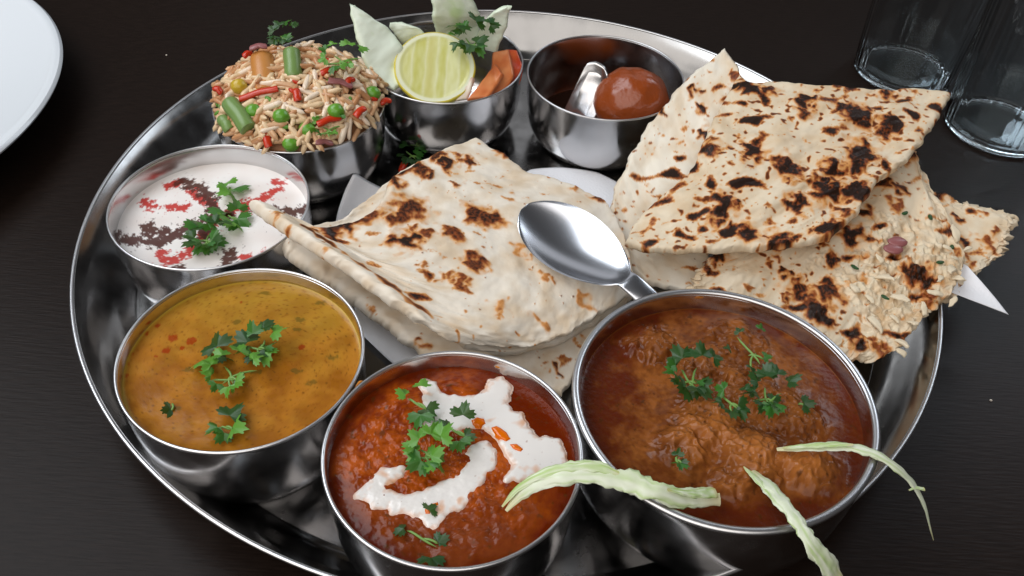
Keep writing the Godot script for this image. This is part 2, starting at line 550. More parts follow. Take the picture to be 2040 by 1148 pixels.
func materials() -> void:
	var st := mat("polished_steel", 206, 205, 206, 0.12, 1.0)
	M.steel = st
	var smudge := NoiseTexture2D.new()
	smudge.width = 512; smudge.height = 512; smudge.seamless = true
	var sn := FastNoiseLite.new(); sn.seed = 12; sn.frequency = 0.012; sn.fractal_octaves = 5
	smudge.noise = sn
	var ramp := Gradient.new()
	ramp.set_color(0, Color(0.07, 0.07, 0.07)); ramp.set_color(1, Color(0.33, 0.33, 0.33))
	smudge.color_ramp = ramp
	st.roughness = 1.0
	st.roughness_texture = smudge
	st.uv1_triplanar = true; st.uv1_world_triplanar = true
	st.uv1_scale = Vector3.ONE * 9.0
	M.tray_steel = st.duplicate()
	M.tray_steel.resource_name = "tray_steel"
	M.tray_steel.albedo_color = Color(0.58, 0.575, 0.57)
	M.rim_steel = mat("worn_rim_steel", 216, 215, 216, 0.33, 1.0)
	var sp := mat("spoon_steel", 206, 208, 214, 0.25, 1.0)
	M.spoon = sp
	M.bread = vmat("flatbread", 0.5)
	bumpy(M.bread, 0.02, 14.0, 0.018, 21)
	M.bread.metallic_specular = 0.35
	for k in [["leaf_dark", 34, 74, 30], ["leaf", 52, 108, 38], ["leaf_light", 92, 150, 52]]:
		var m := mat(k[0], k[1], k[2], k[3], 0.42)
		m.backlight_enabled = true
		m.backlight = Color(0.35, 0.45, 0.15)
	mat("stem", 120, 160, 80, 0.4)
	M.liquid = vmat("wet_sauce", 0.16)
	M.liquid.metallic_specular = 0.32
	M.sauce = vmat("thick_sauce", 0.2)
	M.sauce.metallic_specular = 0.32
	bumpy(M.sauce, 0.04, 16.0, 0.008, 31)
	M.yogurt = vmat("yogurt", 0.3)
	mat("cream", 236, 230, 222, 0.22)
	mat("chilli_oil", 226, 112, 12, 0.12)
	M.paper = vmat("paper", 0.9)
	bumpy(M.paper, 0.04, 30.0, 0.012, 41)
	mat("china", 226, 231, 236, 0.12)
	M.glass = mat("clear_glass", 244, 250, 252, 0.0)
	M.glass.albedo_color.a = 0.0
	M.glass.refraction_enabled = true
	M.glass.refraction_scale = 0.05
	M.glass.transparency = BaseMaterial3D.TRANSPARENCY_ALPHA
	for k in [["rice", 230, 200, 160], ["rice_pale", 240, 220, 196], ["rice_brown", 196, 142, 98], ["rice_tan", 214, 168, 126]]:
		mat(k[0], k[1], k[2], k[3], 0.3)
	mat("green_pea", 98, 156, 48, 0.28)
	mat("green_bean", 116, 146, 80, 0.35)
	mat("red_pepper", 196, 52, 22, 0.25)
	mat("carrot_red", 214, 84, 34, 0.3)
	mat("sweetcorn", 200, 168, 50, 0.3)
	mat("fried_paneer", 196, 132, 66, 0.35)
	mat("red_onion", 150, 92, 92, 0.3)
	mat("crumb", 214, 204, 190, 0.8)
	M.table = wood()

func wood() -> StandardMaterial3D:
	var m := mat("dark_wood", 255, 255, 255, 0.36)
	var t := NoiseTexture2D.new()
	t.width = 1024; t.height = 1024; t.seamless = true
	var n := FastNoiseLite.new(); n.seed = 8; n.frequency = 0.02; n.fractal_octaves = 5
	n.domain_warp_enabled = true; n.domain_warp_amplitude = 12.0
	t.noise = n
	var g := Gradient.new()
	g.set_color(0, Color(0.092, 0.064, 0.050)); g.set_color(1, Color(0.138, 0.102, 0.084))
	t.color_ramp = g
	m.albedo_texture = t
	m.uv1_triplanar = true; m.uv1_world_triplanar = true
	m.uv1_scale = Vector3(4.0, 4.0, 42.0)
	var r := NoiseTexture2D.new()
	r.width = 512; r.height = 512; r.seamless = true
	var n2 := FastNoiseLite.new(); n2.seed = 18; n2.frequency = 0.03; n2.fractal_octaves = 4
	r.noise = n2
	m.heightmap_enabled = true
	m.heightmap_texture = r
	m.heightmap_scale = 0.004
	m.metallic_specular = 0.23
	return m

func add_window_or_fill(at: Vector3, target: Vector3, size: Vector2, energy: float, c: Color) -> void:
	var l := AreaLight3D.new()
	l.name = numbered("window_or_fill_light")
	l.area_size = size
	l.light_energy = energy
	l.light_color = c
	l.area_range = 12.0
	l.area_attenuation = 2.0
	l.shadow_enabled = true
	add_child(l)
	l.look_at_from_position(at, target, Vector3.UP if absf((target - at).normalized().y) < 0.98 else Vector3.BACK)

# ---------------------------------------------------------------- the scene
func _ready() -> void:
	var cam := Camera3D.new()
	cam.name = "camera"
	cam.fov = 35.76
	cam.near = 0.02
	cam.far = 20.0
	add_child(cam)
	cam.transform = Transform3D(Basis(Vector3(0.99819, 0.04518, -0.03962), Vector3(-0.05996, 0.70569, -0.70598), Vector3(-0.00394, 0.70708, 0.70712)), Vector3(0, 0.2895, 0.3147))
	cam.current = true
	var e := Environment.new()
	e.background_mode = Environment.BG_COLOR
	e.background_color = Color(0.22, 0.215, 0.215)
	e.background_energy_multiplier = 1.0
	e.tonemap_mode = Environment.TONE_MAPPER_LINEAR
	e.tonemap_exposure = 1.02
	e.sdfgi_enabled = true
	e.ssao_enabled = true
	e.ssil_enabled = true
	var we := WorldEnvironment.new()
	we.name = "world_environment"
	we.environment = e
	add_child(we)
	add_window_or_fill(Vector3(-0.85, 1.25, -0.25), Vector3(0, 0, 0), Vector2(1.0, 0.9), 1.35, Color(0.95, 0.975, 1.0))
	add_window_or_fill(Vector3(-0.6, 1.45, 1.35), Vector3(0, 0, 0), Vector2(2.8, 2.0), 3.4, Color(1.0, 0.98, 0.96))  # unseen broad front fill, added as a ceiling-like glow on camera-facing sides
	add_window_or_fill(Vector3(1.5, 1.5, -1.5), Vector3(0.1, 0, 0), Vector2(0.6, 1.0), 0.7, Color(0.9, 0.95, 1.0))
	add_window_or_fill(Vector3(0.45, 1.55, -1.75), Vector3(0.05, 0, 0), Vector2(3.0, 0.8), 0.42, Color(0.97, 0.98, 1.0))  # unseen panel added at the back so the spoon and steel reflect bright
	materials()
	for k in 7:
		leaf_meshes.append(leaf_mesh(k + 1))

	# the table
	var top := BoxMesh.new()
	top.size = Vector3(2.2, 0.03, 1.7)
	var tb := obj("table_top", top, M.table)
	tb.position = Vector3(0, -0.015, -0.25)
	tag(tb, "dark brown wooden table top with fine grain under everything", "table", "", "structure")

	# the tray
	var tray := thing("serving_tray", "large round polished steel thali tray holding all the bowls and breads", "tray")
	var prof := smooth2([Vector2(0.0004, 0.0004), Vector2(0.12, 0.0004), Vector2(0.1655, 0.0005), Vector2(0.1705, 0.0018), Vector2(0.1755, 0.0060), Vector2(0.1805, 0.0125), Vector2(0.1850, 0.0190), Vector2(0.1888, 0.0232)], 8)
	var inner := smooth2([Vector2(0.1884, 0.0240), Vector2(0.1842, 0.0196), Vector2(0.1796, 0.0132), Vector2(0.1746, 0.0068), Vector2(0.1695, 0.0032), Vector2(0.1650, FLOOR), Vector2(0.12, FLOOR - 0.0002), Vector2(0.06, FLOOR - 0.0001), Vector2(0.0004, FLOOR)], 8)
	obj("dish", lathe(prof + inner, 220, 0.00012, 3), M.tray_steel, tray)
	var ring := []
	for i in 17:
		var a := TAU * i / 16.0
		ring.append(Vector2(0.1892 - cos(a) * 0.0008, 0.0238 - sin(a) * 0.0007))
	ring.reverse()
	obj("rolled_rim", lathe(ring, 220), M.rim_steel, tray)

	# the seven bowls
	var b_raita := Vector3(-0.1286, FLOOR, 0.0264)
	var b_rice := Vector3(-0.1068, FLOOR, -0.0522)
	var b_salad := Vector3(-0.0407, FLOOR, -0.0996)
	var b_sweet := Vector3(0.0438, FLOOR, -0.0937)
	var b_dal := Vector3(-0.0925, FLOOR, 0.1118)
	var b_butter := Vector3(-0.0147, FLOOR, 0.1482)
	var b_korma := Vector3(0.0765, FLOOR, 0.1206)
	make_bowl("steel_bowl", "steel bowl filled with white raita sprinkled with spice", b_raita, 0.0415, 0.040, 0.0009, 2)
	make_bowl("steel_bowl", "steel bowl heaped with fried rice and vegetables", b_rice, 0.0411, 0.040, 0.0009, 3)
	make_bowl("steel_bowl", "steel bowl holding lemon, cucumber and carrot salad", b_salad, 0.0414, 0.040, 0.0009, 4)
	make_bowl("steel_bowl", "steel bowl holding one brown syrup dumpling and a small spoon", b_sweet, 0.0410, 0.040, 0.0009, 5)
	make_bowl("steel_bowl", "steel bowl full of yellow brown lentil soup", b_dal, 0.0428, 0.045, 0.0011, 6)
	make_bowl("steel_bowl", "steel bowl of red orange curry with a cream swirl", b_butter, 0.0422, 0.046, 0.0013, 7)
	make_bowl("steel_bowl", "largest steel bowl, full of chunky brown curry, wide flat lip", b_korma, 0.0525, 0.047, 0.0024, 8)

	raita(b_raita)
	dal(b_dal)
	butter(b_butter)
	korma(b_korma)
	sweet(b_sweet)
	salad(b_salad)
	fried_rice(b_rice)
	make_flakes()
	napkins()
	front_naan()
	back_naan()
	spoons()
	cabbage()
	herbs()
	surroundings()

func raita(at: Vector3) -> void:
	var brown := [[Vector3(-.1652, .036, .0419), Vector3(-.1468, .036, .0422), Vector3(-.1386, .036, .0325), Vector3(-.1292, .036, .0233), Vector3(-.1234, .036, .0214)], [Vector3(-.1117, .036, .0169), Vector3(-.1015, .036, .0193), Vector3(-.0892, .036, .0158)], [Vector3(-.1508, .036, .0015), Vector3(-.141, .036, .0056), Vector3(-.1333, .036, .0134), Vector3(-.1309, .036, .0197)], [Vector3(-.1171, .036, .0454), Vector3(-.1146, .036, .057)], [Vector3(-.1556, .036, .0324), Vector3(-.1531, .036, .0373)], [Vector3(-.148, .036, .0349), Vector3(-.1466, .036, .0355)], [Vector3(-.1361, .036, .0597), Vector3(-.1341, .036, .0584)], [Vector3(-.1292, .036, .0233), Vector3(-.131, .036, .0353)]]
	var red := [[Vector3(-.1197, .036, .0149), Vector3(-.1106, .036, .0095), Vector3(-.107, .036, .003)], [Vector3(-.1302, .036, .0336), Vector3(-.1316, .036, .0417), Vector3(-.1349, .036, .0489), Vector3(-.1408, .036, .0563)], [Vector3(-.1441, .036, .0485), Vector3(-.1418, .036, .0519)], [Vector3(-.1619, .036, .0168), Vector3(-.1574, .036, .0205)], [Vector3(-.1494, .036, .0198), Vector3(-.1432, .036, .0185)], [Vector3(-.1545, .036, .0055), Vector3(-.1512, .036, .0023)], [Vector3(-.1432, .036, .008), Vector3(-.1329, .036, .0161)], [Vector3(-.1015, .036, .0453), Vector3(-.0988, .036, .0462)], [Vector3(-.1099, .036, .0485), Vector3(-.1092, .036, .0487)], [Vector3(-.1287, .036, .0253), Vector3(-.1293, .036, .0339)], [Vector3(-.1075, .036, -.0024), Vector3(-.1072, .036, -.002)], [Vector3(-.1233, .036, .0204), Vector3(-.1164, .036, .0173)]]
	var n1 := nz(240.0, 51, 3)
	var n2 := nz(820.0, 52, 3)
	var height := func(x: float, z: float, r: float) -> float:
		return 0.0295 + 0.0006 * pow(r, 14.0) + 0.00012 * nz(90.0, 53, 2).get_noise_2d(x, z)
	var color := func(x: float, z: float, r: float, _y: float) -> Color:
		var p := Vector3(x + at.x, 0, z + at.z)
		var c := rgb(245, 241, 238).lerp(rgb(236, 226, 220), clampf(0.5 + nz(40.0, 54, 2).get_noise_2d(x, z), 0, 1))
		var db := 1e9
		for b in brown: db = minf(db, near_path(p, b))
		var dr := 1e9
		for b in red: dr = minf(dr, near_path(p, b))
		var g := n1.get_noise_2d(x, z) * 0.75 + n2.get_noise_2d(x, z) * 0.35
		var kr := clampf((exp(-dr * dr / 1.2e-5) * 1.05 + g - 0.56) * 5.0, 0, 1)
		var g2 := n1.get_noise_2d(x + 2.0, z) * 0.75 + n2.get_noise_2d(x + 2.0, z) * 0.4
		var kb := clampf((exp(-db * db / 1.7e-5) * 1.12 + g2 - 0.56) * 5.0, 0, 1)
		c = c.lerp(rgb(196, 38, 24), kr * 0.95)
		return c.lerp(rgb(82, 40, 28), kb * 0.97)
	var t := thing("raita", "white raita crossed by bands of red chilli and brown cumin powder", "yogurt", at)
	obj("yogurt_surface", pool(0.0400, 150, 260, height, color), M.yogurt, t)

func dal(at: Vector3) -> void:
	var drops := [Vector3(-.1364, .041, .1076), Vector3(-.1361, .041, .1022), Vector3(-.135, .041, .0982), Vector3(-.1314, .041, .1009), Vector3(-.1213, .041, .102), Vector3(-.1218, .041, .1081), Vector3(-.1143, .041, .1029), Vector3(-.1165, .041, .1065), Vector3(-.1245, .041, .111), Vector3(-.1338, .041, .111), Vector3(-.1333, .041, .1156), Vector3(-.1285, .041, .0967), Vector3(-.1318, .041, .1208), Vector3(-.0741, .041, .1027), Vector3(-.0841, .041, .1071), Vector3(-.1013, .041, .082)]
	var sizes := [0.0016, 0.0022, 0.002, 0.0012, 0.002, 0.0016, 0.002, 0.0011, 0.0008, 0.0013, 0.0012, 0.001, 0.001, 0.0014, 0.001, 0.0007]
	var flecks := [Vector3(-.0931, .041, .0764), Vector3(-.0772, .041, .0894), Vector3(-.0773, .041, .0943), Vector3(-.0711, .041, .08), Vector3(-.1112, .041, .1162), Vector3(-.0624, .041, .1066), Vector3(-.0875, .041, .1155), Vector3(-.0735, .041, .114), Vector3(-.1113, .041, .1333), Vector3(-.1002, .041, .071), Vector3(-.1006, .041, .0923), Vector3(-.0673, .041, .1186)]
	var n1 := nz(70.0, 61, 3)
	var n2 := nz(420.0, 62, 3)
	var height := func(x: float, z: float, r: float) -> float:
		return 0.0385 + 0.0008 * pow(r, 22.0) + 0.00006 * n1.get_noise_2d(x, z) + 0.000012 * n2.get_noise_2d(x, z)
	var color := func(x: float, z: float, r: float, _y: float) -> Color:
		var p := Vector2(x + at.x, z + at.z)
		var c := rgb(176, 114, 38).lerp(rgb(150, 92, 28), clampf(0.5 + 1.5 * n1.get_noise_2d(x, z), 0, 1))
		c = c.lerp(rgb(182, 144, 52), clampf(smoothstep(0.3, -1.0, z / 0.041) * 0.6 + 0.25 * n1.get_noise_2d(x + 3.0, z), 0, 1))
		c = c.lerp(rgb(128, 70, 22), clampf((n2.get_noise_2d(x, z) - 0.25) * 1.4, 0, 0.55))
		var sp := nz(560.0, 63).get_noise_2d(x, z)
		c = c.lerp(rgb(98, 60, 22), clampf((sp - 0.72) * 5.0, 0, 0.7))
		for i in drops.size():
			var d: float = p.distance_to(Vector2(drops[i].x, drops[i].z)) / sizes[i] + 0.3 * n2.get_noise_2d(x, z)
			if d < 1.0: c = c.lerp(rgb(150, 46, 14), clampf((1.0 - d) * 4.0, 0, 0.8))
		for q in flecks:
			var d := Vector2((p.x - q.x) * 0.8, (p.y - q.z) * 1.6).length() / 0.0019 + 0.8 * n2.get_noise_2d(x, z)
			if d < 1.0: c = c.lerp(rgb(84, 76, 30), clampf((1.0 - d) * 2.0, 0, 0.6))
		return c.lerp(rgb(186, 150, 50), smoothstep(0.965, 0.995, r) * 0.8)
	var t := thing("lentil_soup", "yellow brown lentil soup with red oil drops along its edge", "soup", at)
	obj("soup_surface", pool(0.0414, 150, 260, height, color), M.liquid, t)

func butter_height(x: float, z: float) -> float:       # from the bowl's centre
	var r := Vector2(x, z).length() / 0.0412
	var mask := smoothstep(0.95, 0.7, r) * smoothstep(0.75, 0.1, x / 0.041 - 0.5 * z / 0.041)
	var lump := nz(95.0, 71, 2).get_noise_2d(x, z) * 0.0010 + nz(330.0, 72, 2).get_noise_2d(x, z) * 0.00045
	return 0.0385 + mask * (0.0012 + lump) + 0.00003 * nz(300.0, 73, 2).get_noise_2d(x, z) + 0.0007 * pow(minf(r, 1.0), 22.0)

func butter(at: Vector3) -> void:
	var n1 := nz(80.0, 74, 3)
	var n2 := nz(380.0, 75, 3)
	var height := func(x: float, z: float, _r: float) -> float: return butter_height(x, z)
	var color := func(x: float, z: float, r: float, _y: float) -> Color:
		var u := x / 0.041
		var v := z / 0.041
		var c := rgb(178, 84, 24).lerp(rgb(126, 48, 14), clampf(0.5 + n1.get_noise_2d(x, z) * 0.9 + n2.get_noise_2d(x, z) * 0.5, 0, 1))
		c = c.lerp(rgb(116, 54, 24), clampf((v - 0.15) * 1.6 + 0.4 * n1.get_noise_2d(x + 5.0, z), 0, 0.85))
		var oil := clampf((u * 0.95 - v * 0.55 - 0.42) * 3.0 + 0.6 * n1.get_noise_2d(x + 9.0, z), 0, 1)
		oil = maxf(oil, clampf((r - 0.86 + 0.10 * n1.get_noise_2d(x + 2.0, z)) * 9.0, 0, 1))
		oil = maxf(oil, clampf((-u * 0.6 + v * 0.8 - 0.72) * 5.0 + 0.5 * n1.get_noise_2d(x + 4.0, z), 0, 0.8))
		c = c.lerp(rgb(92, 26, 10), oil * 0.9)
		c = c.lerp(rgb(88, 52, 24), clampf((nz(210.0, 76, 2).get_noise_2d(x, z) - 0.52) * 4.0, 0, 0.7))
		return c
	var t := thing("tomato_curry", "red orange tomato curry with oily dark red patches, cream on top", "curry", at)
	obj("curry_surface", pool(0.0404, 160, 280, height, color), M.sauce, t)
	smears(t, at, [Vector3(-.0277, .0455, .1075), Vector3(-.0249, .046, .1072), Vector3(-.0237, .0445, .1079), Vector3(-.0026, .0455, .1076), Vector3(-.0021, .044, .1093), Vector3(-.0497, .045, .1216), Vector3(-.0505, .045, .126)], mat("dried_sauce", 206, 128, 40, 0.3))
	# cream: two poured bands and a drop, orange oil beads on them
	var ground := func(x: float, z: float) -> float: return lerpf(butter_height(x - at.x, z - at.z), 0.0392, 0.8) + FLOOR
	var white := func(x: float, z: float, d: float) -> Color:
		var stain := clampf(1.0 - d / 0.0017 + 0.9 * nz(300.0, 78, 3).get_noise_2d(x, z), 0, 1)
		var blend := clampf((nz(75.0, 77, 3).get_noise_2d(x, z) - 0.36) * 3.0, 0, 0.7)
		return rgb(236, 231, 226).lerp(rgb(222, 160, 112), blend).lerp(rgb(214, 142, 84), stain * 0.5).lerp(rgb(150, 90, 60), clampf((nz(420.0, 79, 2).get_noise_2d(x, z) - 0.68) * 4.0, 0, 0.5))
	M.poured = vmat("poured_cream", 0.2)
	var up := [Vector3(-.0283, .043, .1161), Vector3(-.0244, .043, .1162), Vector3(-.0219, .043, .1216), Vector3(-.0152, .043, .1225), Vector3(-.0088, .043, .1213), Vector3(-.0046, .043, .1185), Vector3(-.0037, .043, .1142), Vector3(-.001, .043, .1128), Vector3(.002, .043, .1151), Vector3(.0015, .043, .1199), Vector3(.0002, .043, .1231), Vector3(.0032, .043, .1272), Vector3(.0062, .043, .128), Vector3(.0084, .043, .1342), Vector3(.0129, .043, .1376), Vector3(.0191, .043, .1378), Vector3(.021, .043, .1417), Vector3(.022, .043, .1479), Vector3(.0192, .043, .151), Vector3(.014, .043, .151), Vector3(.0099, .043, .1532), Vector3(.0033, .043, .154), Vector3(.0059, .043, .1483), Vector3(.0028, .043, .143), Vector3(-.0015, .043, .1358), Vector3(-.0052, .043, .1339), Vector3(-.0113, .043, .134), Vector3(-.0193, .043, .1379), Vector3(-.0225, .043, .1348), Vector3(-.0243, .043, .1366), Vector3(-.0262, .043, .1289), Vector3(-.0265, .043, .1229)]
	var down := [Vector3(-.0087, .043, .1422), Vector3(-.0041, .043, .1406), Vector3(-.0018, .043, .1441), Vector3(-.0021, .043, .1496), Vector3(-.0052, .043, .1546), Vector3(-.0075, .043, .1592), Vector3(-.011, .043, .1648), Vector3(-.0164, .043, .168), Vector3(-.0178, .043, .1728), Vector3(-.0202, .043, .1726), Vector3(-.0233, .043, .1695), Vector3(-.0292, .043, .1681), Vector3(-.0317, .043, .1686), Vector3(-.0332, .043, .1663), Vector3(-.0376, .043, .1673), Vector3(-.0407, .043, .1639), Vector3(-.0442, .043, .1634), Vector3(-.0402, .043, .1585), Vector3(-.0369, .043, .1538), Vector3(-.0313, .043, .1522), Vector3(-.0309, .043, .1549), Vector3(-.0345, .043, .157), Vector3(-.0352, .043, .1611), Vector3(-.0312, .043, .1629), Vector3(-.0248, .043, .1621), Vector3(-.0186, .043, .1585), Vector3(-.0138, .043, .1552), Vector3(-.0101, .043, .1502), Vector3(-.0098, .043, .1454)]
	var cr := thing("cream_swirl", "white cream poured in two ragged bands over the red orange curry", "cream")
	obj("poured_band", patch(up, 0.0003, ground, 0.0010, 0.0026, white, 0.0004, 81, 0.0012), M.poured, cr)
	obj("poured_band", patch(down, 0.0003, ground, 0.0010, 0.0026, white, 0.0004, 82, 0.0012), M.poured, cr)
	var amber := func(_x: float, _z: float, _d: float) -> Color: return rgb(226, 108, 10)
	M.bead = vmat("oil_bead", 0.12)
	var top := func(x: float, z: float) -> float: return butter_height(x - at.x, z - at.z) * 0.2 + 0.0392 * 0.8 + FLOOR + 0.0009
	var beads := [[Vector3(-.0099, .044, .1323), Vector3(-.0082, .044, .1307), Vector3(-.0056, .044, .1311), Vector3(-.0049, .044, .1332), Vector3(-.007, .044, .1348), Vector3(-.0093, .044, .1339)], [Vector3(-.0031, .044, .1347), Vector3(-.0012, .044, .1338), Vector3(.0023, .044, .1362), Vector3(.0038, .044, .1388), Vector3(.0022, .044, .1399), Vector3(-.001, .044, .1379)], [Vector3(.0034, .044, .141), Vector3(.0059, .044, .1406), Vector3(.0083, .044, .1425), Vector3(.0073, .044, .1437), Vector3(.0046, .044, .1427)], [Vector3(-.0219, .044, .1675), Vector3(-.0206, .044, .1657), Vector3(-.0182, .044, .1644), Vector3(-.0178, .044, .1655), Vector3(-.0198, .044, .167), Vector3(-.0202, .044, .1688), Vector3(-.0215, .044, .1689)]]
	for b in beads:
		obj("oil_bead", patch(b, 0.0002, top, 0.0007, 0.0012, amber, 0.0001, 83), M.bead, cr)

const KORMA_LUMPS := [[-0.004, 0.006, 0.0130, 0.0058], [0.0085, 0.0190, 0.0115, 0.0062], [0.0265, 0.0215, 0.0092, 0.0066], [-0.0150, 0.0160, 0.0085, 0.0046], [-0.022, -0.029, 0.0095, 0.0036], [-0.006, -0.020, 0.0100, 0.0032], [0.0105, -0.010, 0.0120, 0.0036], [0.026, 0.000, 0.0105, 0.0036], [0.012, -0.034, 0.0110, 0.0022], [0.0000, 0.0300, 0.0060, 0.0040]]
func smears(t: Node3D, at: Vector3, places: Array, m: Material) -> void:
	rng.seed = 501
	for p in places:
		var o := obj("sauce_smear", ball(Vector3(rng.randf_range(0.0012, 0.0024), 0.0006, rng.randf_range(0.0007, 0.0012)), 6, 10, 0.35, rng.randi() % 50, 400.0), m, t)
		var out := Vector3(p.x - at.x, 0, p.z - at.z).normalized()
		o.position = p - at
		o.basis = Basis(out.cross(Vector3.UP), out, Vector3.UP) if true else Basis()

func korma_height(x: float, z: float) -> float:
	var r := Vector2(x, z).length() / 0.0495
	var y := 0.0
	var mask := 0.0
	var wx := x + 0.0022 * nz(85.0, 90, 2).get_noise_2d(x, z)
	var wz := z + 0.0022 * nz(85.0, 89, 2).get_noise_2d(x, z)
	for l in KORMA_LUMPS:
		var d: float = Vector2(wx - l[0], wz - l[1]).length() / l[2]
		var k := exp(-pow(d, 3.6))
		y = maxf(y, l[3] * k) + 0.25 * minf(y, l[3] * k)
		mask = maxf(mask, k)
	var rough := nz(120.0, 92, 2).get_noise_2d(x, z) * 0.0013 - absf(nz(165.0, 97, 2).get_noise_2d(x, z)) * 0.0014 + nz(360.0, 93, 2).get_noise_2d(x, z) * 0.00022
	return 0.0380 + y + smoothstep(0.03, 0.5, mask) * rough * smoothstep(1.0, 0.8, r) + 0.0007 * pow(minf(r, 1.0), 24.0)

func korma(at: Vector3) -> void:
	var n1 := nz(70.0, 94, 3)
	var n2 := nz(360.0, 95, 3)
	var height := func(x: float, z: float, _r: float) -> float: return korma_height(x, z)
	var color := func(x: float, z: float, r: float, y: float) -> Color:
		var u := x / 0.0495
		var v := z / 0.0495
		var c := rgb(146, 86, 40).lerp(rgb(108, 58, 26), clampf(0.5 + n1.get_noise_2d(x, z) + 0.7 * n2.get_noise_2d(x, z), 0, 1))
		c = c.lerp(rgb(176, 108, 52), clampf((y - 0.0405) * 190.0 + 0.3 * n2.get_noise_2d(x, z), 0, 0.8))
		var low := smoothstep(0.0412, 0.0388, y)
		var oil := clampf((-u - 0.52 - 0.15 * v + 0.30 * n1.get_noise_2d(x + 8.0, z)) * 4.0, 0, 1)
		oil = maxf(oil, clampf((r - 0.80 + 0.20 * n1.get_noise_2d(x + 1.0, z)) * 5.0, 0, 1) * low)
		oil = maxf(oil, clampf((v - 0.55) * 4.0 + 0.5 * n1.get_noise_2d(x + 4.0, z), 0, 1) * low)
		oil = maxf(oil, clampf((u - 0.55) * 3.0 + 0.6 * n1.get_noise_2d(x + 6.0, z), 0, 1) * low)
		c = c.lerp(rgb(84, 30, 14), oil * 0.9)
		c = c.lerp(rgb(70, 40, 20), clampf((nz(260.0, 96, 2).get_noise_2d(x, z) - 0.5) * 3.5, 0, 0.7))
		return c.lerp(rgb(170, 110, 40), smoothstep(0.97, 1.0, r) * 0.6 * smoothstep(0.2, -0.6, v))
	var t := thing("chicken_curry", "brown orange curry of meat chunks ringed by dark red oil", "curry", at)
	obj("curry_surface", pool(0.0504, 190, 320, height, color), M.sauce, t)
	smears(t, at, [Vector3(.08, .0475, .0696), Vector3(.0781, .047, .0701), Vector3(.0735, .0465, .0705), Vector3(.0455, .046, .0793), Vector3(.0477, .047, .0785), Vector3(.1184, .0465, .0867), Vector3(.1216, .046, .0915), Vector3(.1249, .0465, .0995)], mat("dried_gravy", 170, 104, 42, 0.3))

func sweet(at: Vector3) -> void:
	var t := thing("syrup_dumpling", "glossy reddish brown dumpling ball sitting in its syrup", "sweet", at + Vector3(0.0155, 0, -0.0005))
	var m := mat("fried_dough", 146, 66, 22, 0.28)
	m.clearcoat_enabled = true
	m.clearcoat = 0.25
	m.clearcoat_roughness = 0.12
	bumpy(m, 0.02, 40.0, 0.02, 44)
	obj("dough_ball", ball(Vector3(0.0200, 0.0185, 0.0198), 28, 40, 0.05, 45, 90.0), m, t).position = Vector3(0, 0.0235, 0)
	var syrup := thing("sugar_syrup", "shallow amber sugar syrup under the brown dumpling", "syrup", at)
	var flat := func(_x: float, _z: float, r: float) -> float: return 0.0085 + 0.0004 * pow(r, 20.0)
	var amber := func(_x: float, _z: float, _r: float, _y: float) -> Color: return rgb(44, 26, 18)
	obj("syrup_surface", pool(0.0367, 24, 90, flat, amber), M.liquid, syrup)

func facing_frame(n: Vector3, spin := 0.0) -> Basis:
	var y := n.normalized()
	var x := Vector3.RIGHT.slide(y).normalized()
	return Basis(x, y, x.cross(y)) * Basis(Vector3.UP, spin)

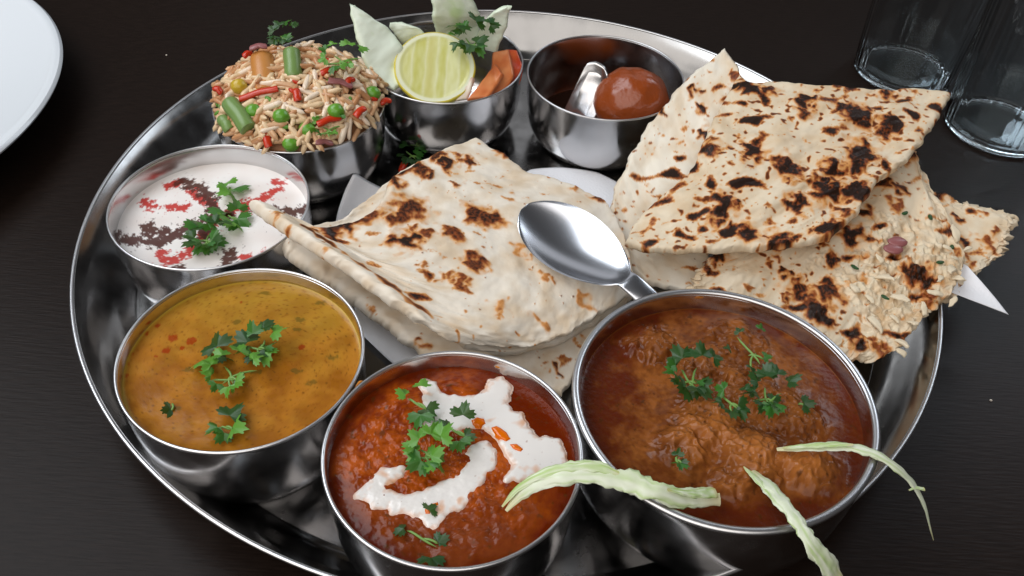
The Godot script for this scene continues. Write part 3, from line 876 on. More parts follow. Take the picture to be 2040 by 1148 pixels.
func salad(at: Vector3) -> void:
	# half a lemon, cut face up towards the diner
	var lemon := thing("lemon_half", "half lemon with its pale cut face showing, among cucumber", "lemon", Vector3(-.0436, .049, -.079))
	lemon.basis = facing_frame(Vector3(0.04, 0.88, 0.46))
	var face := func(x: float, z: float, r: float) -> float:
		return 0.0004 + 0.00008 * nz(160.0, 101, 2).get_noise_2d(x, z) - 0.0004 * smoothstep(0.9, 0.8, r)
	var pulp := func(x: float, z: float, r: float, _y: float) -> Color:
		var q := x + 0.0007 * nz(55.0, 102, 2).get_noise_2d(x, z)
		var band := 0.0
		for line in [[-0.0112, 0.5], [-0.0048, -0.3], [0.0012, 0.45], [0.0058, -0.5], [0.0122, 0.3]]:
			if q > line[0]: band = line[1]
		var c := rgb(222, 222, 168).lerp(rgb(200, 198, 112), clampf(0.45 + band * 0.7 + 0.4 * nz(140.0, 103, 2).get_noise_2d(x * 2.0, z * 0.6), 0, 1))
		for line in [-0.0112, -0.0048, 0.0012, 0.0058, 0.0122]:
			c = c.lerp(rgb(228, 228, 190), exp(-pow((q - line) / 0.0007, 2.0)) * 0.5)
		c = c.lerp(rgb(196, 186, 92), exp(-pow((q + 0.0022) / 0.002, 2.0)) * 0.5)
		return c.lerp(rgb(232, 234, 204), smoothstep(0.86, 0.93, r))
	M.pulp = vmat("lemon_pulp", 0.22)
	obj("pulp", pool(0.0198, 60, 120, face, pulp), M.pulp, lemon)
	obj("rind", lathe(smooth2([Vector2(0.0004, -0.017), Vector2(0.008, -0.0162), Vector2(0.0155, -0.0115), Vector2(0.0196, -0.0045), Vector2(0.0205, -0.0012), Vector2(0.0203, 0.0001), Vector2(0.0197, 0.0005)], 6), 90, 0.0003, 6), mat("lemon_rind", 214, 196, 62, 0.4), lemon)
	# cucumber
	M.cucumber = vmat("cucumber", 0.3)
	var flesh := func(_p: Vector3, e: float, s: float, t: float) -> Color:
		var seedy := clampf((e - 0.0055) * 260.0 + 0.8 * nz(110.0, 105, 2).get_noise_2d(s, t), 0, 1)
		return rgb(240, 250, 234).lerp(rgb(204, 228, 172), seedy * 0.85).lerp(rgb(196, 216, 170), exp(-e / 0.0009) * 0.4)
	var spears := [
		["tall pointed cucumber spear leaning outward beside the fried rice", [Vector3(-.0625, .0418, -.0666), Vector3(-.0692, .0436, -.069), Vector3(-.075, .0473, -.0725), Vector3(-.0808, .0573, -.0792), Vector3(-.0844, .0659, -.0855), Vector3(-.0864, .0734, -.0923)], [Vector3(-.0563, .0418, -.0818), Vector3(-.0583, .0473, -.0869), Vector3(-.0612, .0548, -.0883), Vector3(-.0669, .061, -.0915), Vector3(-.0761, .0678, -.092), Vector3(-.0841, .0734, -.0916)]],
		["small pale cucumber piece tucked behind the lemon and the tall spear", [Vector3(-.0609, .0436, -.1028), Vector3(-.0654, .0523, -.0998), Vector3(-.0683, .0573, -.1006), Vector3(-.0681, .0597, -.1019)], [Vector3(-.0488, .0436, -.1083), Vector3(-.0502, .0523, -.1031), Vector3(-.054, .0566, -.1032), Vector3(-.0628, .0597, -.1026)]],
		["tallest cucumber spear standing straight behind the lemon", [Vector3(-.046, .0449, -.1074), Vector3(-.0462, .0548, -.1053), Vector3(-.0465, .0672, -.1004), Vector3(-.0473, .0814, -.1014)], [Vector3(-.0245, .0449, -.111), Vector3(-.0231, .0548, -.1144), Vector3(-.0232, .0659, -.1058), Vector3(-.0309, .0814, -.1036)]],
		["cucumber spear with slanted tip standing over the carrot slices", [Vector3(-.0258, .0442, -.11), Vector3(-.024, .0535, -.1093), Vector3(-.0199, .061, -.1076), Vector3(-.0144, .0672, -.1081), Vector3(-.0099, .0697, -.1076)], [Vector3(-.0135, .0442, -.1043), Vector3(-.0112, .0523, -.1058), Vector3(-.0085, .0597, -.1082), Vector3(-.0077, .0659, -.1083), Vector3(-.0073, .0697, -.1069)]],
	]
	for q in spears:
		var a: Array = q[1]
		var b: Array = q[2]
		var o := obj("cucumber_spear", sheet(a, b, [a[0], b[0]], [a[-1], b[-1]], {"nu": 60, "nv": 34, "thick": 0.0030, "lift": 0.0005, "jag": 0.0005, "seed": 106, "color": flesh, "up": false}), M.cucumber)
		tag(o, q[0], "cucumber", "cucumber spears in the salad bowl")
	# carrot and the rest
	M.carrot = vmat("carrot", 0.32)
	var orange := func(_p: Vector3, e: float, s: float, t: float) -> Color:
		return rgb(206, 112, 62).lerp(rgb(224, 142, 88), clampf(0.5 + nz(90.0, 107, 2).get_noise_2d(s, t), 0, 1)).lerp(rgb(196, 88, 40), exp(-e / 0.0012) * 0.5)
	var redder := func(_p: Vector3, e: float, s: float, t: float) -> Color:
		return rgb(198, 66, 34).lerp(rgb(216, 100, 52), clampf(0.5 + nz(90.0, 108, 2).get_noise_2d(s, t), 0, 1)).lerp(rgb(178, 44, 24), exp(-e / 0.0012) * 0.5)
	var slices := [
		["flat orange carrot stick lying against the lemon", [Vector3(-.0263, .04, -.0644), Vector3(-.0207, .044, -.0738), Vector3(-.0132, .048, -.087)], [Vector3(-.0157, .04, -.0669), Vector3(-.0114, .044, -.0739), Vector3(-.0089, .048, -.078)], orange],
		["broad orange carrot slice between two others", [Vector3(-.0217, .037, -.0717), Vector3(-.0162, .043, -.0843), Vector3(-.0154, .047, -.0993)], [Vector3(-.0077, .037, -.077), Vector3(-.0037, .043, -.0858), Vector3(-.0072, .047, -.1033)], orange],
		["deep red tomato wedge against the far steel wall of the salad bowl", [Vector3(-.0118, .032, -.0805), Vector3(-.0079, .04, -.0902), Vector3(-.0094, .044, -.1082)], [Vector3(-.0008, .034, -.09), Vector3(.0004, .04, -.0985), Vector3(-.003, .044, -.1079)], redder],
	]
	for q in slices:
		var a: Array = q[1]
		var b: Array = q[2]
		var o := obj("carrot_slice" if q[3] == orange else "tomato_wedge", sheet(a, b, [a[0], b[0]], [a[-1], b[-1]], {"nu": 40, "nv": 30, "thick": 0.0034, "lift": 0.0004, "jag": 0.0002, "seed": 109, "color": q[3], "up": false}), M.carrot)
		tag(o, q[0], "carrot" if q[3] == orange else "tomato", "")
	var pale := func(_p: Vector3, _e: float, s: float, t: float) -> Color: return rgb(222, 208, 188).lerp(rgb(214, 180, 160), clampf(0.5 + nz(120.0, 110).get_noise_2d(s, t), 0, 1))
	var a := [Vector3(-.0323, .039, -.0644), Vector3(-.0281, .043, -.0713), Vector3(-.0249, .046, -.0785)]
	var b := [Vector3(-.0259, .039, -.0669), Vector3(-.0242, .043, -.0695), Vector3(-.0232, .046, -.0759)]
	tag(obj("onion_slice", sheet(a, b, [a[0], b[0]], [a[-1], b[-1]], {"nu": 30, "nv": 20, "thick": 0.0025, "lift": 0.0004, "jag": 0.0002, "seed": 111, "color": pale, "up": false}), M.carrot), "thin whitish onion slice between lemon rind and carrot stick", "onion")

func fried_rice(at: Vector3) -> void:
	var t := thing("fried_rice", "heap of fried rice with peas, beans and red pepper bits", "rice", at)
	var dome := func(x: float, z: float) -> float:
		var r := Vector2(x, z).length() / 0.043
		return 0.0365 + 0.0215 * pow(maxf(0.0, 1.0 - r * r), 0.62) + 0.0016 * nz(60.0, 121, 2).get_noise_2d(x, z)
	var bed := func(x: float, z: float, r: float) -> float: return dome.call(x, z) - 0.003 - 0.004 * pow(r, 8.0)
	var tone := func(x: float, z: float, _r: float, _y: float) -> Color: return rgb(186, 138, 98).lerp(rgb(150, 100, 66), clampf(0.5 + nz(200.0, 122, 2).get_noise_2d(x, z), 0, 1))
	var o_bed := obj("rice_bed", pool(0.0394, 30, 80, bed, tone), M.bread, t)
	o_bed.set_meta("kind", "stuff")
	var shapes := []
	for k in 6:
		var pts := PackedVector3Array()
		rng.seed = 130 + k
		var half := rng.randf_range(0.0042, 0.0068)
		var bend := rng.randf_range(-0.0008, 0.0008)
		for i in 9:
			var f := i / 4.0 - 1.0
			pts.append(Vector3(f * half, bend * f * f, 0.0002 * sin(f * 3.0)))
		shapes.append(capsule_tube(pts, rng.randf_range(0.00128, 0.00162), 7, 0.85))
	var mats := [M.rice, M.rice_pale, M.rice_tan, M.rice_brown, M.rice]
	rng.seed = 140
	var lay := func(raise: float) -> Transform3D:
		var r := sqrt(rng.randf()) * 0.0406
		var a := rng.randf() * TAU
		var x := cos(a) * r
		var z := sin(a) * r
		var n := Vector3(dome.call(x - 0.001, z) - dome.call(x + 0.001, z), 0.002, dome.call(x, z - 0.001) - dome.call(x, z + 0.001)).normalized()
		var b := facing_frame(n.lerp(Vector3.UP, 0.12), rng.randf() * TAU) * Basis(Vector3.BACK, rng.randf_range(-0.32, 0.32)) * Basis(Vector3.RIGHT, rng.randf() * TAU)
		return Transform3D(b * Basis.from_scale(Vector3.ONE * rng.randf_range(0.85, 1.15)), Vector3(x, dome.call(x, z) + raise + rng.randf_range(-0.0008, 0.0009), z))
	for k in 300:
		var o := obj("rice_grain", shapes[k % 6], mats[rng.randi() % 5], t)
		o.transform = lay.call(0.0012)
	for s in 2:
		var mm := MultiMesh.new()
		mm.transform_format = MultiMesh.TRANSFORM_3D
		mm.mesh = shapes[s * 3]
		mm.instance_count = 260
		for k in 260:
			mm.set_instance_transform(k, lay.call(-0.0004 - 0.0006 * s))
		var o := MultiMeshInstance3D.new()
		o.name = "rice_mass"
		o.multimesh = mm
		o.material_override = M.rice_tan if s else M.rice
		o.set_meta("kind", "stuff")
		t.add_child(o, true)
	var pea := ball(Vector3(0.0039, 0.0035, 0.0038), 14, 20, 0.09, 7, 260.0)
	for p in [Vector3(-.1026, .0445, -.0141), Vector3(-.0836, .0545, -.0277), Vector3(-.1209, .053, -.0255), Vector3(-.0706, .05, -.0507), Vector3(-.0957, .049, -.0197), Vector3(-.1073, .054, -.0215)]:
		obj("pea", pea, M.green_pea, t).position = p - at
	for p in [Vector3(-.1298, .058, -.0376), Vector3(-.1125, .046, -.0183)]:
		obj("sweetcorn_kernel", pea, M.sweetcorn, t).position = p - at
	var bar := func(a: Vector3, b: Vector3, r: float, m: Material, called: String, flat: float) -> void:
		var pts := PackedVector3Array()
		for i in 13:
			var f := i / 12.0
			pts.append(a.lerp(b, f) - at + Vector3(0, 0.0006 * sin(f * PI), 0.0003 * sin(f * 9.0)))
		obj(called, cut_tube(pts, r, 14, flat), m, t)
	var beans := [Vector3(-.1085, .066, -.0567), Vector3(-.1058, .06, -.0448), Vector3(-.1325, .054, -.0293), Vector3(-.1216, .05, -.0163), Vector3(-.1362, .047, -.0263), Vector3(-.1321, .045, -.0216)]
	for k in 3: bar.call(beans[k * 2], beans[k * 2 + 1], 0.0041 if k < 2 else 0.003, M.green_bean, "green_bean_piece", 0.95)
	var chunk := [Vector3(-.1238, .064, -.0592), Vector3(-.1185, .058, -.0389)]
	bar.call(chunk[0] - Vector3(0, 0.0035, 0), chunk[1] - Vector3(0, 0.0030, 0), 0.0056, M.fried_paneer, "carrot_chunk", 0.8)
	var strips := [Vector3(-.1278, .056, -.0305), Vector3(-.111, .06, -.0348), Vector3(-.1024, .06, -.0341), Vector3(-.1007, .058, -.0291), Vector3(-.1151, .049, -.0169), Vector3(-.1115, .045, -.0105), Vector3(-.0908, .052, -.0198), Vector3(-.082, .052, -.0264), Vector3(-.1409, .056, -.0378), Vector3(-.1383, .055, -.0363), Vector3(-.0749, .052, -.0279), Vector3(-.0719, .053, -.0333), Vector3(-.093, .062, -.0465), Vector3(-.0872, .062, -.0507), Vector3(-.0812, .059, -.0444), Vector3(-.079, .059, -.0477), Vector3(-.0665, .045, -.0506), Vector3(-.0632, .045, -.0531), Vector3(-.1317, .062, -.0572), Vector3(-.1296, .062, -.0602)]
	for k in strips.size() / 2: bar.call(strips[k * 2], strips[k * 2 + 1], 0.0019, M.red_pepper, "red_pepper_strip", 0.7)
	for k in 30:
		var place: Transform3D = lay.call(0.0012)
		var o := obj("red_pepper_bit" if k % 2 else "green_bit", ball(Vector3(0.0022, 0.0009, 0.0012), 6, 10, 0.3, 30 + k, 300.0), M.red_pepper if k % 2 else [M.leaf_light, M.green_bean][k / 2 % 2], t)
		o.transform = place
	var onions := [Vector3(-.0889, .061, -.0425), Vector3(-.0789, .058, -.0441), Vector3(-.1283, .0655, -.0589), Vector3(-.1215, .066, -.0607), Vector3(-.091, .046, -.0151), Vector3(-.0848, .044, -.0177)]
	for k in 3: bar.call(onions[k * 2], onions[k * 2 + 1], 0.0022, M.red_onion, "onion_bit", 0.5)

func napkins() -> void:
	var g := "white paper napkins under the breads"
	var how := {"nu": 60, "nv": 60, "thick": 0.0005, "lift": 0.0006, "jag": 0.0, "seed": 150, "under": rgb(246, 247, 252)}
	var plain := func(_p: Vector3, _e: float, _s: float, _t: float) -> Color: return rgb(246, 247, 252)
	how["color"] = plain
	var a := [Vector3(-.0775, .022, -.025), Vector3(-.0661, .011, -.0287), Vector3(-.017, .005, -.0108), Vector3(.0312, .0045, .0226)]
	var b := [Vector3(-.0607, .0045, .0634), Vector3(-.0452, .0045, .0785), Vector3(-.0332, .0045, .0843), Vector3(-.0205, .0045, .088)]
	var c := [Vector3(-.0775, .022, -.025), Vector3(-.081, .017, -.0148), Vector3(-.0835, .008, -.0012), Vector3(-.0729, .0045, .0316), Vector3(-.0607, .0045, .0634)]
	var d := [Vector3(.0312, .0045, .0226), Vector3(.0091, .0045, .0554), Vector3(-.0205, .0045, .088)]
	tag(obj("paper_napkin", sheet(a, b, c, d, how), M.paper), "white paper napkin under the folded naan pile, one corner sticking up", "napkin", g)
	a = [Vector3(.0003, .006, -.0004), Vector3(.0313, .005, .0098), Vector3(.0667, .005, .0067)]
	b = [Vector3(.0022, .005, -.0511), Vector3(.0085, .005, -.0581), Vector3(.0243, .005, -.0613), Vector3(.0426, .005, -.0589), Vector3(.0607, .005, -.0452)]
	tag(obj("paper_napkin", sheet(a, b, [a[0], b[0]], [a[-1], b[-1]], how), M.paper), "white paper napkin lying in front of the dumpling bowl", "napkin", g)
	a = [Vector3(.1692, .028, .0347), Vector3(.1852, .028, .0388), Vector3(.1994, .025, .0419), Vector3(.2135, .022, .0453)]
	b = [Vector3(.175, .03, .0106), Vector3(.1871, .031, .0139), Vector3(.1985, .031, .0259)]
	c = [a[0], b[0]]
	d = [Vector3(.2135, .022, .0453), Vector3(.2089, .025, .0387), Vector3(.2029, .029, .0328), Vector3(.1985, .031, .0259)]
	tag(obj("paper_napkin", sheet(a, b, c, d, how), M.paper), "white napkin corner poking out over the tray rim beneath spotted naan", "napkin", g)

func front_naan() -> void:
	var none := []
	var pale := rgb(240, 230, 214)
	# lowest bread, mostly hidden, spotted, on the napkin
	var t := thing("naan", "lowest spotted naan piece peeping out above the red orange curry bowl", "flatbread", Vector3.ZERO, "naan breads on the tray")
	bread_part("bread_layer", t, [Vector3(-.0259, .01, .0744), Vector3(-.0006, .01, .0831), Vector3(.0118, .009, .0879), Vector3(.0236, .008, .0931)], [Vector3(-.0262, .013, .0233), Vector3(.0054, .013, .0205), Vector3(.0325, .013, .0312), Vector3(.0548, .013, .0387)], [Vector3(-.0259, .01, .0744), Vector3(-.0284, .012, .0477), Vector3(-.0262, .013, .0233)], [Vector3(.0236, .008, .0931), Vector3(.0301, .009, .08), Vector3(.0407, .011, .0616), Vector3(.0548, .013, .0387)],
		{"nu": 130, "nv": 90, "thick": 0.004, "seed": 161}, [Vector3(.0063, .011, .0716), Vector3(.0223, .011, .0822), Vector3(.0243, .011, .0773), Vector3(.0321, .011, .0679), Vector3(.0156, .011, .0801), Vector3(.0301, .011, .0596)], [0.003, 0.0024, 0.0018, 0.002, 0.0016, 0.002], [0.75, 0.8, 0.5, 0.5, 0.45, 0.6], 0.12, pale)
	# the folded one: three thicknesses showing along its front edge
	t = thing("naan", "big folded naan with burnt blisters, its pointed end over the raita", "flatbread", Vector3.ZERO, "naan breads on the tray")
	bread_part("lower_layer", t, [Vector3(-.0954, .039, .0449), Vector3(-.0919, .035, .05), Vector3(-.0783, .031, .0586), Vector3(-.0664, .028, .065), Vector3(-.0513, .025, .0748), Vector3(-.0416, .022, .081), Vector3(-.0332, .019, .0844), Vector3(-.0238, .016, .0852)], [Vector3(-.0531, .03, -.0162), Vector3(-.0354, .03, -.0277), Vector3(-.0059, .028, -.0139), Vector3(.0226, .024, .0074), Vector3(.0406, .02, .0313), Vector3(.0518, .016, .0461)], [Vector3(-.0954, .039, .0449), Vector3(-.0879, .04, .0366), Vector3(-.0756, .036, .0276), Vector3(-.063, .034, .0063), Vector3(-.0531, .03, -.0162)], [Vector3(-.0238, .016, .0852), Vector3(-.009, .016, .0815), Vector3(.0034, .016, .0789), Vector3(.0192, .016, .0733), Vector3(.0359, .016, .0609), Vector3(.0518, .016, .0461)],
		{"nu": 190, "nv": 120, "thick": 0.0042, "puff": [0.0050, 0.0, 0.0, 0.0], "seed": 162}, [Vector3(-.0559, .02, .0692), Vector3(-.0335, .02, .081), Vector3(-.0757, .036, .0367)], [0.0016, 0.0018, 0.003], [0.4, 0.6, 0.5], 0.0, pale)
	bread_part("middle_layer", t, [Vector3(-.0727, .041, .0557), Vector3(-.0596, .037, .06), Vector3(-.0491, .033, .0648), Vector3(-.0384, .029, .0712), Vector3(-.027, .025, .0775), Vector3(-.015, .023, .0822), Vector3(-.008, .021, .0825)], [Vector3(-.0429, .034, -.0102), Vector3(-.0198, .033, -.01), Vector3(.0085, .03, .0053), Vector3(.0313, .026, .0257), Vector3(.0459, .021, .0491)], [Vector3(-.0727, .041, .0557), Vector3(-.0658, .04, .0371), Vector3(-.0535, .037, .0126), Vector3(-.0429, .034, -.0102)], [Vector3(-.008, .021, .0825), Vector3(.0026, .019, .0815), Vector3(.0109, .019, .0777), Vector3(.0293, .019, .0647), Vector3(.0459, .021, .0491)],
		{"nu": 190, "nv": 100, "thick": 0.004, "puff": [0.0008, 0.0, 0.0, 0.0], "seed": 163}, [Vector3(.0008, .02, .0783)], [0.0022], [0.6], 0.0, pale)
	var spots := [Vector3(-.0308, .041, -.0067), Vector3(-.0212, .04, -.012), Vector3(-.0378, .042, -.0114), Vector3(-.0389, .043, .0035), Vector3(-.0265, .042, .0064), Vector3(-.0435, .045, .0296), Vector3(-.047, .045, .0348), Vector3(-.0428, .046, .0498), Vector3(-.0367, .045, .0433), Vector3(-.0255, .044, .0417), Vector3(-.0163, .042, .0258), Vector3(-.0098, .042, .0279), Vector3(-.0137, .042, .0542), Vector3(-.0213, .042, .0669), Vector3(-.0264, .042, .0651), Vector3(-.0163, .041, .0683), Vector3(-.0011, .038, .0106), Vector3(.0027, .038, .0434), Vector3(-.0038, .03, .0734), Vector3(.0139, .028, .0745), Vector3(.0313, .03, .0602), Vector3(.015, .034, .0537), Vector3(-.0733, .047, .0482), Vector3(-.0668, .047, .0458), Vector3(-.0591, .046, .0371), Vector3(-.0521, .045, .0119), Vector3(-.0502, .044, .0016), Vector3(-.0065, .037, -.0247), Vector3(.0377, .034, -.0008), Vector3(.0285, .035, -.0044), Vector3(-.0435, .044, .0021), Vector3(-.0371, .04, -.0219), Vector3(.0089, .038, .0422), Vector3(-.0356, .044, .0637)]
	var radii := [0.0045, 0.0038, 0.004, 0.0035, 0.003, 0.0085, 0.006, 0.0062, 0.004, 0.005, 0.0058, 0.006, 0.0045, 0.0035, 0.003, 0.003, 0.0028, 0.0032, 0.003, 0.003, 0.003, 0.0018, 0.006, 0.006, 0.006, 0.005, 0.005, 0.004, 0.0038, 0.0025, 0.0045, 0.004, 0.0022, 0.0022]
	var force := [0.95, 0.85, 0.8, 0.8, 0.7, 0.8, 0.75, 1.0, 0.7, 0.72, 0.8, 0.82, 0.75, 0.6, 0.5, 0.55, 0.35, 0.3, 0.32, 0.42, 0.35, 0.4, 1.0, 0.95, 0.75, 0.9, 0.9, 0.85, 0.75, 0.5, 0.8, 0.8, 0.3, 0.5]
	bread_part("upper_layer", t, [Vector3(-.1061, .056, .0423), Vector3(-.0982, .056, .0493), Vector3(-.0875, .056, .0573), Vector3(-.0721, .054, .0675), Vector3(-.0597, .051, .0744), Vector3(-.0473, .048, .0821), Vector3(-.0354, .044, .0885), Vector3(-.0264, .039, .0896), Vector3(-.0176, .034, .0877)], [Vector3(-.02, .038, -.0351), Vector3(-.0068, .037, -.0251), Vector3(.0056, .036, -.0142), Vector3(.0194, .035, -.0109), Vector3(.031, .034, -.0059), Vector3(.0431, .032, .0016), Vector3(.0503, .029, .0207), Vector3(.0529, .027, .0375), Vector3(.0508, .025, .0502)], [Vector3(-.1061, .056, .0423), Vector3(-.099, .054, .0426), Vector3(-.0907, .049, .0422), Vector3(-.0755, .048, .0477), Vector3(-.0626, .048, .0403), Vector3(-.0551, .047, .0256), Vector3(-.0538, .046, .0106), Vector3(-.0437, .044, -.0052), Vector3(-.0346, .042, -.0182), Vector3(-.02, .038, -.0351)], [Vector3(-.0176, .034, .0877), Vector3(-.0041, .03, .0859), Vector3(.0096, .026, .0829), Vector3(.0249, .025, .0744), Vector3(.039, .025, .0616), Vector3(.0508, .025, .0502)],
		{"nu": 280, "nv": 220, "thick": 0.0038, "puff": [0.0030, 0.0, 0.0006, 0.0], "lift": 0.0012, "lift_freq": 26.0, "jag": 0.0006, "seed": 164}, spots, radii, force, 0.10, pale,
		[[[Vector3(-.0833, .05, .0531), Vector3(-.0611, .046, .0685), Vector3(-.0519, .043, .073), Vector3(-.0403, .04, .0807), Vector3(-.0302, .036, .0859)], 0.0014, 0.75], [[Vector3(-.0744, .047, .0489), Vector3(-.0578, .046, .0385)], 0.003, 0.8], [[Vector3(-.0575, .046, .012), Vector3(-.0437, .044, -.0001)], 0.002, 0.95]])

func back_naan() -> void:
	var pale := rgb(230, 214, 188)
	var g := "naan breads on the tray"
	var t := thing("naan", "spotted naan triangle jutting out farthest over the tray rim", "flatbread", Vector3.ZERO, g)
	bread_part("bread_layer", t, [Vector3(.1615, .026, .0333), Vector3(.175, .024, .0424), Vector3(.1884, .024, .0406), Vector3(.203, .027, .0264), Vector3(.2167, .029, .0151)], [Vector3(.1837, .03, -.0395), Vector3(.198, .032, -.0233), Vector3(.2097, .033, -.0136), Vector3(.2208, .034, -.0098), Vector3(.229, .034, -.0042)], [Vector3(.1615, .026, .0333), Vector3(.1715, .029, -.0005), Vector3(.1837, .03, -.0395)], [Vector3(.2167, .029, .0151), Vector3(.2211, .031, .0089), Vector3(.2242, .033, .0027), Vector3(.229, .034, -.0042)],
		{"nu": 120, "nv": 100, "thick": 0.0042, "jag": 0.0022, "jag_freq": 170.0, "seed": 171}, [Vector3(.2014, .032, -.0036), Vector3(.2014, .031, .0083), Vector3(.2011, .032, -.0202), Vector3(.2167, .032, .006), Vector3(.2141, .032, -.008), Vector3(.2113, .031, .0118), Vector3(.2019, .03, .0213)], [0.0032, 0.0042, 0.0045, 0.003, 0.0024, 0.0035, 0.0025], [0.9, 0.95, 0.9, 0.7, 0.6, 0.6, 0.6], 0.3, pale)
	t = thing("naan", "torn stuffed naan with onion bits, between spotted fold and curry bowl", "flatbread", Vector3.ZERO, g)
	var spots := [Vector3(.1402, .026, .0254), Vector3(.1202, .024, .0339), Vector3(.1229, .022, .0424), Vector3(.1351, .022, .0438), Vector3(.1297, .02, .054), Vector3(.1252, .02, .0501), Vector3(.1858, .038, -.0364), Vector3(.1765, .036, -.0141), Vector3(.1691, .037, -.0184), Vector3(.1764, .026, .0364), Vector3(.1727, .026, .0324), Vector3(.1437, .02, .0675), Vector3(.0898, .024, .0258), Vector3(.0859, .024, .0331), Vector3(.1583, .034, -.0004), Vector3(.1504, .034, .0139), Vector3(.1769, .026, .0441), Vector3(.1146, .026, .028), Vector3(.1266, .025, .0353), Vector3(.117, .022, .0453), Vector3(.103, .02, .0415), Vector3(.1726, .035, -.0041), Vector3(.1524, .02, .069)]
	var radii := [0.004, 0.0035, 0.006, 0.0068, 0.0062, 0.005, 0.006, 0.0045, 0.0055, 0.0062, 0.0045, 0.0045, 0.0042, 0.003, 0.004, 0.006, 0.004, 0.0022, 0.0018, 0.002, 0.0016, 0.004, 0.004]
	var force := [0.9, 0.9, 0.85, 0.85, 1.0, 0.75, 0.9, 0.85, 0.85, 0.9, 0.85, 0.95, 0.95, 0.8, 0.8, 0.95, 0.6, 0.7, 0.7, 0.6, 0.5, 0.6, 0.6]
	bread_part("bread_layer", t, [Vector3(.0776, .02, .0406), Vector3(.099, .019, .0556), Vector3(.1218, .019, .0692), Vector3(.1416, .018, .074), Vector3(.1522, .018, .0711)], [Vector3(.0931, .028, .0223), Vector3(.1219, .034, -.0006), Vector3(.1593, .039, -.0312), Vector3(.1849, .042, -.0417), Vector3(.1894, .042, -.0389), Vector3(.1897, .04, -.0188), Vector3(.1916, .037, .0062)], [Vector3(.0776, .02, .0406), Vector3(.0801, .024, .0358), Vector3(.0857, .027, .029), Vector3(.0931, .028, .0223)], [Vector3(.1522, .018, .0711), Vector3(.1623, .02, .066), Vector3(.1692, .023, .0582), Vector3(.1763, .025, .0511), Vector3(.1836, .028, .0455), Vector3(.1893, .031, .039), Vector3(.196, .034, .0229), Vector3(.1916, .037, .0062)],
		{"nu": 260, "nv": 190, "thick": 0.0042, "jag": 0.0016, "jag_freq": 170.0, "lift": 0.0024, "lift_freq": 38.0, "seed": 172, "torn": [Vector3(.1714, .03, .0396), 0.030]}, spots, radii, force, 0.50, pale)
	rng.seed = 173
	for p in [Vector3(.1671, .036, .0206), Vector3(.1647, .035, .0242)]:
		var o := obj("onion_bit", ball(Vector3(0.0042, 0.0014, 0.0032), 8, 14, 0.25, 8, 150.0), M.red_onion, t)
		o.position = p + Vector3(0, 0.0018, 0)
	for p in [Vector3(.1748, .037, .0023), Vector3(.1855, .037, .004), Vector3(.1914, .034, .0201), Vector3(.1572, .028, .0477), Vector3(.1474, .03, .0324), Vector3(.184, .033, .0293)]:
		var o := obj("herb_fleck", ball(Vector3(0.0020, 0.0005, 0.0010), 6, 10, 0.3, 9, 300.0), M.leaf_dark, t)
		o.position = p + Vector3(0, 0.0022, 0)
		o.basis = Basis(Vector3.UP, rng.randf() * TAU)
	# torn flakes along the ragged edge
	for p in [Vector3(.1874, .037, .0237), Vector3(.1895, .036, .0288), Vector3(.1805, .034, .0398), Vector3(.1777, .031, .046), Vector3(.1728, .028, .0523), Vector3(.1663, .026, .0594), Vector3(.1614, .022, .0673), Vector3(.1611, .019, .0688), Vector3(.1867, .027, .0458), Vector3(.1868, .034, .0332), Vector3(.1896, .032, .037), Vector3(.1585, .031, .0387), Vector3(.1507, .028, .0483), Vector3(.163, .029, .0482), Vector3(.1576, .034, .0295), Vector3(.1457, .028, .0428), Vector3(.1987, .034, .0195), Vector3(.1939, .037, .0134), Vector3(.1602, .025, .0562), Vector3(.1516, .024, .0588)]:
		var o := obj("torn_flake", flakes[rng.randi() % flakes.size()], M.bread, t)
		o.position = p + Vector3(0, 0.0012, 0)
		o.basis = Basis(Vector3.UP, rng.randf() * TAU) * Basis(Vector3.BACK, rng.randf_range(-0.6, 0.6)) * Basis.from_scale(Vector3.ONE * rng.randf_range(0.45, 1.0))
	t = thing("naan", "topmost folded naan covered in dark leopard spots, corner in the air", "flatbread", Vector3.ZERO, g)
	spots = [Vector3(.0889, .047, -.0588), Vector3(.0899, .046, -.0459), Vector3(.0859, .051, -.07), Vector3(.0698, .044, -.0586), Vector3(.1054, .057, -.0754), Vector3(.0639, .034, -.0169), Vector3(.0525, .03, -.0133), Vector3(.0481, .026, .0039), Vector3(.1054, .057, -.0663)]
	radii = [0.0032, 0.0034, 0.003, 0.0024, 0.003, 0.0016, 0.0016, 0.0022, 0.0045]
	force = [1.0, 1.0, 0.85, 0.9, 0.7, 0.6, 0.5, 0.7, 0.9]
	bread_part("lower_layer", t, [Vector3(.0507, .024, .0211), Vector3(.0532, .021, .0312), Vector3(.0625, .018, .0368), Vector3(.0829, .016, .0386)], [Vector3(.1028, .06, -.0943), Vector3(.107, .058, -.0832), Vector3(.1112, .056, -.0708), Vector3(.1285, .053, -.0662)], [Vector3(.0507, .024, .0211), Vector3(.0464, .024, .0073), Vector3(.0442, .025, -.0043), Vector3(.0491, .029, -.0233), Vector3(.0605, .037, -.0482), Vector3(.0694, .043, -.0613), Vector3(.0825, .051, -.0778), Vector3(.096, .057, -.0898), Vector3(.1028, .06, -.0943)], [Vector3(.0829, .016, .0386), Vector3(.097, .024, -.0029), Vector3(.1132, .038, -.0399), Vector3(.1285, .053, -.0662)],
		{"nu": 110, "nv": 220, "thick": 0.0038, "puff": [0.0, 0.0, 0.0012, 0.0], "lift": 0.0018, "seed": 174}, spots, radii, force, 0.34, rgb(240, 232, 216))
